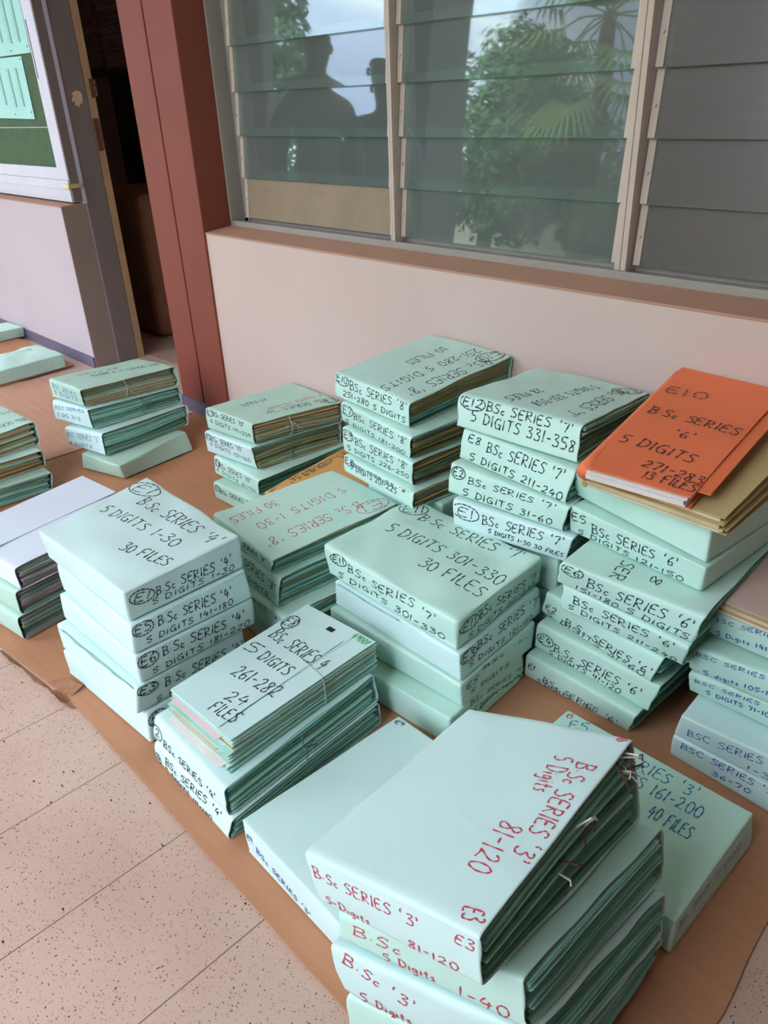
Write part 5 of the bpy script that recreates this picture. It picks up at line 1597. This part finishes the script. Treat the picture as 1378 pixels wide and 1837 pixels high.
for si, (key, sp) in enumerate(SPEC.items()):
    kind, paper, pal, n, tied, label, grp = sp
    pl, co, tx = BUNDLES[key]
    root = empty('paper_parcel' if kind == 'c' else 'file_bundle', (pl[0], pl[1], pl[2]), pl[3])
    tag(root, label, 'parcel' if kind == 'c' else 'file bundle', grp)
    co = [list(c) for c in co]
    if pl[2] < 0.01:
        for c in co[:4]:
            c[2] = max(c[2], 0.0)
    if key.startswith('sxt'):
        root.location.z += 0.0068
    for i in range(4, 8):
        co[i][2] -= 0.0012
    top = key in TOPS
    B = Body(co, si + 1, AMP.get(key, 0.0030), BUL.get(key, 0.0035), top, 0.004 if (top and kind == 'o' and key != 'fft_top') else 0.0)
    BODY[key], ROOT[key] = B, root
    if kind == 'c':
        closed_wrap(B, 0.0035 if key in ('three', 'five') else 0.0055).build('wrapper', M[paper], root, smooth=True)
    else:
        open_wrap(B).build('wrapper', M[paper], root, smooth=True)
        fill(B, root, pal, n, lo=0.035, hi=0.955 if not top else 0.93, seed=si, fan=0.05 if key in ('frt_top', 'thr_third', 'two_e2') else 0.02)
        if key == 'four_e3':
            fasteners(B, root, ((0.90, 0.80, 9), (0.60, 0.75, 4), (0.45, 0.6, 2)), 3)
        elif key == 'seven_second':
            fasteners(B, root, ((0.5, 0.5, 5),), 4)
            tie(B, root, 0.48, True, si)
        elif tied:
            tie(B, root, 0.5 + 0.12 * sin(si), pal in ('green', 'darkgreen', 'tangreen'), si)
    write(B, root, tx, si + 1)

# folded end of the wrapped parcel before the doorway, and the end folds of other parcels
def end_fold(key, v0, v1, w0, w1, m, lift=0.004):
    B = BODY[key]
    f = MB()
    n = 8
    vs = []
    for lay in (0.0008, 0.0022):
        for i in range(n + 1):
            v = v0 + (v1 - v0) * i / n
            hgt = 1 - abs(2 * i / n - 1) * 0.55
            for w in (w0, w0 + (w1 - w0) * 0.5 * hgt, w0 + (w1 - w0) * hgt):
                vs.append(B.P(1.0, v, w, lay + lift * (w - w0), 0.005))
    o = (n + 1) * 3
    fs = []
    for i in range(n):
        for k in range(2):
            a_ = i * 3 + k
            fs.append((a_, a_ + 3, a_ + 4, a_ + 1))
            fs.append((o + a_, o + a_ + 3, o + a_ + 4, o + a_ + 1))
        fs.append((i * 3 + 2, i * 3 + 5, o + i * 3 + 5, o + i * 3 + 2))
        fs.append((i * 3, i * 3 + 3, o + i * 3 + 3, o + i * 3))
    f.add(vs, fs)
    f.build('end_fold', m, ROOT[key], smooth=False, fix=True)


end_fold('six_e7', 0.10, 0.90, 0.04, 0.40, M['mint'])
end_fold('sxt_front', 0.05, 0.95, 0.08, 0.85, M['mint'])

# open fold of paper along the upper edge of parcels whose wrapping has come loose
def loose_edge(key, u0, u1, m, seed):
    B = BODY[key]
    f = MB()
    n = 14
    for i in range(n):
        ua, ub = u0 + (u1 - u0) * i / n, u0 + (u1 - u0) * (i + 1) / n
        la = 0.007 + 0.006 * sin(3.14 * i / n) + 0.002 * sin(i * 1.7 + seed)
        lb = 0.007 + 0.006 * sin(3.14 * (i + 1) / n) + 0.002 * sin((i + 1) * 1.7 + seed)
        p = [B.P(ua, 0, 0.90, 0.0008), B.P(ub, 0, 0.90, 0.0008), B.P(ub, 0, 0.97, lb), B.P(ua, 0, 0.97, la)]
        q = [v + Vector((0, 0, 0.0010)) for v in p]
        f.add(p + q, [(0, 1, 2, 3), (7, 6, 5, 4), (3, 2, 6, 7), (0, 4, 5, 1)])
    f.build('loose_flap', m, ROOT[key])


loose_edge('one_e3', 0.08, 0.97, M['mint'], 1)
loose_edge('six_e3', 0.03, 0.55, M['mint_pale'], 2)

# second white sheet lying on the white cover: its edge runs lengthwise
B = BODY['fft_top']
m_ = slab(B, 0.0, 0.56, 0.0, 1.0, 1.06, 1.09, lambda u, v: 0.012 * sin(v * 4))
m_.build('cover_sheet', M['white_cover'], ROOT['fft_top'])

# ------------------------------------------------------------------ loose tied files marked 261-282
pl, co, tx = BUNDLES['two_loose']
root = empty('tied_files', (pl[0], pl[1], pl[2]), pl[3])
tag(root, 'tied pile of loose mint files marked 261-282, pink and tan papers poking out', 'file pile')
B = Body(co, 61, 0.0003, 0.0, True)
rnd = random.Random(5)
N = 17
for i in range(N):
    w0 = i / N
    pitch = 1 / N
    cov = 'kraft' if i == N - 6 else ('mint_pale' if i == N - 1 else rnd.choice(['mint', 'mint_pale', 'mint', 'mint_dull', 'f_green']))
    inn = rnd.choice(['f_pink', 'paper_w', 'f_pink', 'kraft', 'paper_w', 'paper_c', 'mint_pale'])
    ph = rnd.uniform(0, 6)
    am = 0.3 * pitch
    back = 0.0 if i == N - 1 else -0.055 * (1 - i / N) + rnd.uniform(-0.008, 0.02)
    sh_ = 0.012 if i == N - 1 else rnd.uniform(-0.030, 0.012)

    def wav(u, v, ph=ph, am=am, i=i):
        return am * sin(v * 7 + ph) * (0.2 + 0.8 * abs(u - 0.5) * 2) * (0 if i == N - 1 else 1)
    m = MB()
    s1 = slab(B, 0.0 + rnd.uniform(0, 0.02), 1.0 + rnd.uniform(-0.02, 0.012), back, 0.985 + rnd.uniform(-0.01, 0.015), w0 + 0.02 * pitch, w0 + 0.20 * pitch, wav)
    s2 = slab(B, 0.04 + rnd.uniform(0, 0.12), 0.95 - rnd.uniform(0, 0.12), back + sh_, 0.95, w0 + 0.32 * pitch, w0 + 0.66 * pitch, wav)
    s3 = slab(B, 0.0 + (rnd.uniform(0, 0.02) if i < N - 1 else 0), 1.0 + (rnd.uniform(-0.02, 0.012) if i < N - 1 else 0), back, 0.99, w0 + 0.80 * pitch, w0 + 0.98 * pitch, wav)
    m.add(s1.v, s1.f, 0)
    m.add(s2.v, s2.f, 1)
    m.add(s3.v, s3.f, 0)
    m.build('file_folder', [M[cov], M[inn]], root)
flap = slab(B, 0.0, 0.785, 0.002, 0.99, 1.0, 1.018, lambda u, v: 0.0)
flap.build('cover_flap', M['mint_pale'], root)
B2 = Body([c if i < 4 else [c[0], c[1], c[2] + 0.0011] for i, c in enumerate(co)], 61, 0.0003, 0.0, True)
write(B2, root, tx, 61)
ln = MB()
pts = [(0.795 - 0.035 * k / 20 + 0.001 * sin(k), 0.015 + 0.86 * k / 20) for k in range(21)]
L_ = [B.P(u - 0.0028 - 0.0014 * sin(v * 9), v, 1, 0.0014) for u, v in pts]
R_ = [B.P(u + 0.0028, v, 1, 0.0014) for u, v in pts]
ln.add(L_ + R_, [(i, 21 + i, 22 + i, i + 1) for i in range(20)])
ln.build('pen_line', INK['k'], root)
st = MB()
q = [B.P(0.475, 0.885, 1, 0.0020), B.P(0.565, 0.885, 1, 0.0020), B.P(0.565, 0.920, 1, 0.0020), B.P(0.475, 0.920, 1, 0.0020)]
st.add(q, [(0, 1, 2, 3)])
st.build('dark_stamp', M['blackline'], root)
sg = MB()
sg.tube([B.P(0.60 + 0.39 * k / 10, 0.62 - 0.03 * k / 10, 1, 0.0022) for k in range(11)] + [B.P(1.0, 0.59, 1 - k / 8, 0.004) for k in range(1, 9)], 0.0009, 5)
sg.build('string', M['string'], root)

# ------------------------------------------------------------------ loose folders on the stack with the orange folder
def folder_thing(key_co, pl, w0, w1, u0, u1, v0, v1, cov, inn, label, cat, group, seed, name='loose_folder', nsheets=4, frnt=0.0):
    root = empty(name, (pl[0], pl[1], pl[2]), pl[3])
    tag(root, label, cat, group)
    B = Body(key_co, seed, 0.0003, 0.0, True)
    rnd = random.Random(seed)
    d = w1 - w0

    def wav(u, v):
        return 0.03 * d * sin(v * 6 + seed) + 0.04 * d * noise.noise(Vector((u * 3, v * 5, seed)))
    slab(B, u0, u1, v0, v1, w0, w0 + 0.10 * d, wav).build('back_cover', M[cov], root)
    for k in range(nsheets):
        a_ = w0 + d * (0.14 + 0.70 * k / nsheets)
        slab(B, u0 + 0.02, u1 - rnd.uniform(0.02, 0.05), v0 - frnt * rnd.uniform(0.2, 1.0), v1 - 0.02, a_, a_ + d * 0.55 / nsheets, wav).build('paper_sheet', M[rnd.choice(inn)], root)
    slab(B, u0, u1, v0, v1, w1 - 0.10 * d, w1, wav).build('front_cover', M[cov], root)
    # rounded fold along the left edge
    f = MB()
    f.tube([B.tri(u0, v0 + (v1 - v0) * k / 10, w0 + d * 0.5) for k in range(11)], max(0.0012, d * B.t * 0.5), 8)
    f.build('fold', M[cov], root, smooth=True)
    return root, B


pl, co, tx = BUNDLES['elv_tan']
GB = 'buff folders under the orange folder'
for k in range(3):
    folder_thing(co, pl, k / 3 + 0.02, (k + 1) / 3, -0.01 + 0.006 * k, 0.985 + (0.02, 0.0, -0.01)[k], (0.012, 0.0, 0.018)[k], 0.985, 'buff', ['paper_c', 'paper_w', 'buff'],
                 ('lowest buff folder under the orange folder, lying on the blank mint parcel', 'middle buff folder in the three under the orange folder', 'uppermost buff folder, touching the orange folder above it')[k], 'folder', GB, 70 + k)
pl, co, tx = BUNDLES['elv_orange']
root, B = folder_thing(co, pl, 0.05, 0.92, 0.012, 0.90, 0.0, 1.0, 'orange', ['paper_w', 'f_pink', 'paper_w'], 'orange card folder marked E10, 271-283, 13 FILES, on top of the buff folders', 'folder', None, 75, 'orange_folder', 5, 0.012)
fl = MB()
s_ = slab(B, 0.885, 1.0, 0.06, 1.0, 0.72, 0.80, lambda u, v: 0.05 * sin(v * 5))
s_.build('side_flap', M['orange'], root)
Bw = Body([c if i < 4 else [c[0], c[1], co[i - 4][2] + (c[2] - co[i - 4][2]) * 0.96] for i, c in enumerate(co)], 75, 0.0002, 0.0, True)
write(Bw, root, tx, 75)

pl, co, tx = BUNDLES['twl_top']
co = [[c[0], c[1], c[2] + (0.0 if i < 4 else 0.004)] for i, c in enumerate(co)]
GT = 'tan folders at the right edge'
for k in range(2):
    folder_thing(co, pl, k * 0.4 + 0.02, k * 0.4 + 0.40, -0.005 + 0.01 * k, 1.0, 0.01 * k, 0.98, 'buff' if k else 'kraft', ['paper_c', 'paper_w'],
                 ('lower tan folder with worn brown edge at the right edge of the picture', 'upper tan folder directly under the pinkish board at the right edge')[k], 'folder', GT, 80 + k)
B = Body(co, 83, 0.0003, 0.0, True)
root = empty('board_sheet', (pl[0], pl[1], pl[2]), pl[3])
tag(root, 'pinkish grey board lying on the tan folders at the right edge', 'board')
slab(B, 0.02, 1.0, 0.03, 0.985, 0.84, 0.97, lambda u, v: 0.02 * sin(v * 3)).build('board', M['pinkish'], root)
sm = MB()
for v_ in (0.55,):
    sm.tube([B.tri(0.03 + 0.96 * k / 8, v_ + 0.004 * sin(k), 0.975) for k in range(9)], 0.0006, 5)
sm.build('crease', M['f_mauve'], root)

# ================================================================== PEOPLE seen mirrored in the louvres
M['skin'] = mat('brown skin', (92, 62, 48), 0.55)
M['shirt'] = mat('dark cloth', (58, 62, 70), 0.9, 0.08, 12)
M['shirt2'] = mat('grey-blue cloth', (84, 92, 110), 0.9, 0.08, 12)
M['trousers'] = mat('black cloth', (40, 40, 46), 0.9, 0.08, 12)
M['hair'] = mat('black hair', (24, 22, 22), 0.9, 0.1, 80)
M['shoe'] = mat('black leather', (30, 28, 28), 0.5)


def skin_mesh(name, verts, edges, radii, m, parent, root=0, sub=2):
    me = bpy.data.meshes.new(name)
    me.from_pydata(verts, edges, [])
    o = bpy.data.objects.new(name, me)
    COL.objects.link(o)
    sk = o.modifiers.new('skin', 'SKIN')
    sk.use_smooth_shade = True
    for i, r in enumerate(radii):
        sv = me.skin_vertices[0].data[i]
        sv.radius = r if isinstance(r, tuple) else (r, r)
        sv.use_root = (i == root)
    sb = o.modifiers.new('sub', 'SUBSURF')
    sb.levels = sb.render_levels = sub
    me.materials.append(m)
    o.parent = parent
    return o


def person(loc, rz, label, shirt, scale=1.0, turn=0.0):
    root = empty('person', loc, rz)
    root.scale = (scale,) * 3
    tag(root, label, 'person', 'people mirrored in the louvre glass')
    V, E, Rr = [], [], []

    def add(p, r, par=None):
        V.append(p)
        Rr.append(r)
        if par is not None:
            E.append((par, len(V) - 1))
        return len(V) - 1
    pel = add((0, 0, 0.95), (0.15, 0.11))
    wa = add((0, 0.0, 1.12), (0.135, 0.10), pel)
    ch = add((0, 0.0, 1.32), (0.155, 0.11), wa)
    up = add((0, 0.0, 1.43), (0.12, 0.09), ch)
    nk = add((0, 0.01, 1.52), 0.058, up)
    jw = add((0, 0.03, 1.585), (0.076, 0.085), nk)
    hd = add((0, 0.015, 1.66), (0.098, 0.108), jw)
    tp = add((0, 0.005, 1.73), (0.080, 0.092), hd)
    hands = {}
    for s in (-1, 1):
        sh = add((s * 0.19, 0, 1.42), 0.068, up)
        el = add((s * 0.255, -0.02, 1.14), 0.046, sh)
        wr = add((s * 0.255, 0.06, 0.91), 0.030, el)
        pa = add((s * 0.255, 0.085, 0.84), (0.018, 0.036), wr)
        for f in range(4):
            k1 = add((s * 0.255, 0.055 + 0.021 * f, 0.785 + 0.004 * abs(f - 1.4)), 0.0095, pa)
            k2 = add((s * (0.250), 0.057 + 0.021 * f, 0.752 + 0.006 * abs(f - 1.4)), 0.0085, k1)
            add((s * 0.238, 0.059 + 0.021 * f, 0.728 + 0.008 * abs(f - 1.4)), 0.007, k2)
        t1 = add((s * 0.25, 0.125, 0.835), 0.011, pa)
        add((s * 0.245, 0.140, 0.795), 0.009, t1)
        hp = add((s * 0.09, 0, 0.88), 0.092, pel)
        kn = add((s * 0.10, 0.015, 0.49), 0.058, hp)
        an = add((s * 0.105, -0.02, 0.09), 0.040, kn)
        add((s * 0.115, 0.10, 0.035), (0.035, 0.030), an)
    skin_mesh('body', V, E, Rr, M['skin'], root)
    # face, ears, hair
    fc = MB()
    for s in (-1, 1):
        fc.tube([(s * 0.090, 0.0, 1.675), (s * 0.100, -0.005, 1.655), (s * 0.092, 0.0, 1.630)], 0.012, 8)
    fc.tube([(0, 0.115, 1.665), (0, 0.134, 1.636), (0, 0.120, 1.628)], 0.010, 8, taper=[0.6, 1.2, 0.9])
    fc.build('ears_and_nose', M['skin'], root, smooth=True)
    ey = MB()
    for s in (-1, 1):
        ey.tube([(s * 0.032, 0.100, 1.672), (s * 0.032, 0.112, 1.672)], 0.010, 8)
    ey.build('eyes', M['hair'], root)
    mo = MB()
    mo.tube([(-0.024, 0.104, 1.598), (0, 0.113, 1.594), (0.024, 0.104, 1.598)], 0.006, 6)
    mo.build('mouth', M['rust'], root)
    skin_mesh('hair', [(0, -0.012, 1.665), (0, -0.008, 1.715), (0, -0.004, 1.745)], [(0, 1), (1, 2)], [(0.104, 0.112), (0.098, 0.106), (0.068, 0.078)], M['hair'], root)
    # clothes
    V, E, Rr = [], [], []
    a = add((0, 0, 0.90), (0.17, 0.135))
    b_ = add((0, 0, 1.12), (0.16, 0.125), a)
    c_ = add((0, 0, 1.32), (0.172, 0.128), b_)
    d_ = add((0, 0, 1.435), (0.135, 0.10), c_)
    for s in (-1, 1):
        sh = add((s * 0.195, 0, 1.425), 0.084, d_)
        el = add((s * 0.258, -0.02, 1.14), 0.066, sh)
        add((s * 0.257, 0.045, 0.95), 0.050, el)
    skin_mesh('shirt', V, E, Rr, M[shirt], root)
    V, E, Rr = [], [], []
    a = add((0, 0, 0.96), (0.165, 0.128))
    for s in (-1, 1):
        hp = add((s * 0.092, 0, 0.86), 0.108, a)
        kn = add((s * 0.10, 0.01, 0.48), 0.080, hp)
        add((s * 0.105, -0.01, 0.10), 0.066, kn)
    skin_mesh('trousers', V, E, Rr, M['trousers'], root)
    for s in (-1, 1):
        skin_mesh('shoe', [(s * 0.105, -0.05, 0.045), (s * 0.108, 0.03, 0.045), (s * 0.115, 0.13, 0.032)], [(0, 1), (1, 2)], [(0.038, 0.045), (0.044, 0.045), (0.036, 0.032)], M['shoe'], root)
    return root


person((-4.05, -0.10, 0.0), radians(-68), 'person in a dark jacket standing with arms down, mirrored in the left louvres', 'shirt', 0.985)
person((-4.06, -0.66, 0.0), radians(-60), 'person in grey-blue clothes, a sliver mirrored beside the left mullion', 'shirt2', 0.95)

# ================================================================== OUTSIDE, seen mirrored in the louvres
M['leaf_dark'] = mat('dark green leaves', (62, 92, 48), 0.6, 0.25, 2.0)
M['leaf_palm'] = mat('palm leaves', (112, 138, 66), 0.55, 0.15, 3.0)
M['bark'] = mat('bark', (92, 76, 60), 0.9, 0.2, 12)
M['grass'] = mat('grass ground', (104, 118, 70), 0.95, 0.15, 1.2)
M['blockwall'] = mat('grey block wall', (128, 124, 116), 0.9, 0.08, 2)
b = MB()
b.box(-45, 30, -45, -1.6, -0.22, -0.10)
struct(b.build('floor_outside', M['grass']))
b = MB()
b.box(-40, 25, -19.0, -18.7, -0.1, 1.75)
struct(b.build('wall_boundary', M['blockwall']))


def tree(loc, blobs, nleaf, size, label, seed, trunk_h, group='trees mirrored in the louvre glass'):
    rnd = random.Random(seed)
    root = empty('tree', loc)
    tag(root, label, 'tree', group)
    t = MB()
    t.tube([(0, 0, -0.15), (0.05, 0, trunk_h * 0.5), (0.0, 0.06, trunk_h)], 0.16, 10, taper=[1.2, 0.9, 0.7])
    for k, (x, y, z, r) in enumerate(blobs):
        t.tube([(0, 0.03, trunk_h * 0.8), (x * 0.5, y * 0.5, (trunk_h + z) * 0.5), (x, y, z)], 0.06, 6, taper=[1, 0.7, 0.3])
    t.build('trunk', M['bark'], root, smooth=True)
    f = MB()
    tot = sum(r * r for *_, r in blobs)
    for (x, y, z, r) in blobs:
        for _ in range(int(nleaf * r * r / tot)):
            d = Vector((rnd.gauss(0, 1), rnd.gauss(0, 1), rnd.gauss(0, 1))).normalized()
            rr = r * (0.55 + 0.45 * rnd.random() ** 0.5) * (1 + 0.25 * noise.noise(d * 3 + Vector((seed, x, y))))
            p = Vector((x, y, z)) + d * rr
            n = (d + Vector((rnd.uniform(-.8, .8), rnd.uniform(-.8, .8), rnd.uniform(-.2, .9)))).normalized()
            u = n.orthogonal().normalized()
            an = rnd.uniform(0, 6.28)
            u = (u * cos(an) + n.cross(u) * sin(an)) * size * rnd.uniform(0.7, 1.3)
            w = n.cross(u) * 0.38
            f.add([p - u, p + w + n * size * 0.1, p + u, p - w + n * size * 0.1], [(0, 1, 2, 3)])
        # inner mass of twigs and leaves that closes the crown
    f.build('foliage', M['leaf_dark'], root)
    return root


tree((-11.6, -11.3, 0), [(0.6, -0.5, 2.7, 1.4), (-0.4, 0.4, 2.5, 1.2), (1.7, -1.5, 2.2, 1.2), (0.3, -0.2, 3.5, 0.95), (1.2, -1.1, 3.2, 0.8), (2.5, -2.3, 1.9, 0.9), (0.4, -0.3, 1.4, 1.2), (1.8, -1.6, 1.2, 1.1), (-0.7, 0.7, 1.4, 1.0)], 15000, 0.11,
     'broad dark green tree mirrored in the middle louvres', 11, 2.2)
tree((-13.15, -6.45, 0), [(0.1, 0.1, 3.4, 0.75), (0.0, 0.0, 4.4, 0.7), (0.25, -0.3, 2.6, 0.65), (-0.2, 0.2, 5.2, 0.6), (0.2, -0.2, 1.7, 0.7)], 4500, 0.10,
     'narrow leafy tree mirrored at the left of the louvres', 12, 2.4)
tree((-4.6, -15.3, 0), [(0, 0, 2.0, 1.6), (1.7, -0.3, 1.9, 1.5), (3.4, 0, 2.2, 1.6), (-1.2, 0.4, 1.6, 1.1)], 7000, 0.11,
     'low dark bushy tree mirrored behind the palm', 13, 1.4)

# fan palm
rnd = random.Random(3)
pr = tag(empty('palm_tree', (-5.35, -5.25, 0)), 'fan palm with drooping fronds mirrored in the middle louvres', 'palm')
t = MB()
t.tube([(0, 0, -0.15), (0.03, 0.02, 0.9), (0, 0, 2.3), (0, 0, 2.9)], 0.11, 10, taper=[1.3, 1.0, 0.9, 0.7])
t.build('trunk', M['bark'], pr, smooth=True)
for k in range(20):
    az = k * 2.39996
    el = radians(68 - 120 * (k / 20))
    L1 = 0.62 + 0.25 * rnd.random()
    d = Vector((cos(az) * cos(el), sin(az) * cos(el), sin(el)))
    base = Vector((0, 0, 2.88))
    tip = base + d * L1 + Vector((0, 0, -0.10))
    f = MB()
    f.tube([base, base + d * L1 * 0.5 + Vector((0, 0, 0.03)), tip], 0.011, 5)
    side = d.cross(Vector((0, 0, 1)))
    side = side.normalized() if side.length > 1e-3 else Vector((1, 0, 0))
    upv = side.cross(d).normalized()
    for j in range(22):
        a_ = radians(-105 + 210 * j / 21)
        bd = (d * cos(a_) + side * sin(a_) + upv * 0.15).normalized()
        ln_ = (0.62 + 0.12 * rnd.random()) * (0.75 + 0.25 * cos(a_))
        w_ = bd.cross(upv).normalized() * 0.017
        m1 = tip + bd * ln_ * 0.55
        e_ = tip + bd * ln_ + Vector((0, 0, -0.16 - 0.1 * rnd.random()))
        f.add([tip - w_ * 0.4, tip + w_ * 0.4, m1 + w_, m1 - w_], [(0, 1, 2, 3)])
        f.add([m1 - w_, m1 + w_, e_], [(0, 1, 2)])
    f.build('frond', M['leaf_palm'], pr)

bpy.context.view_layer.update()
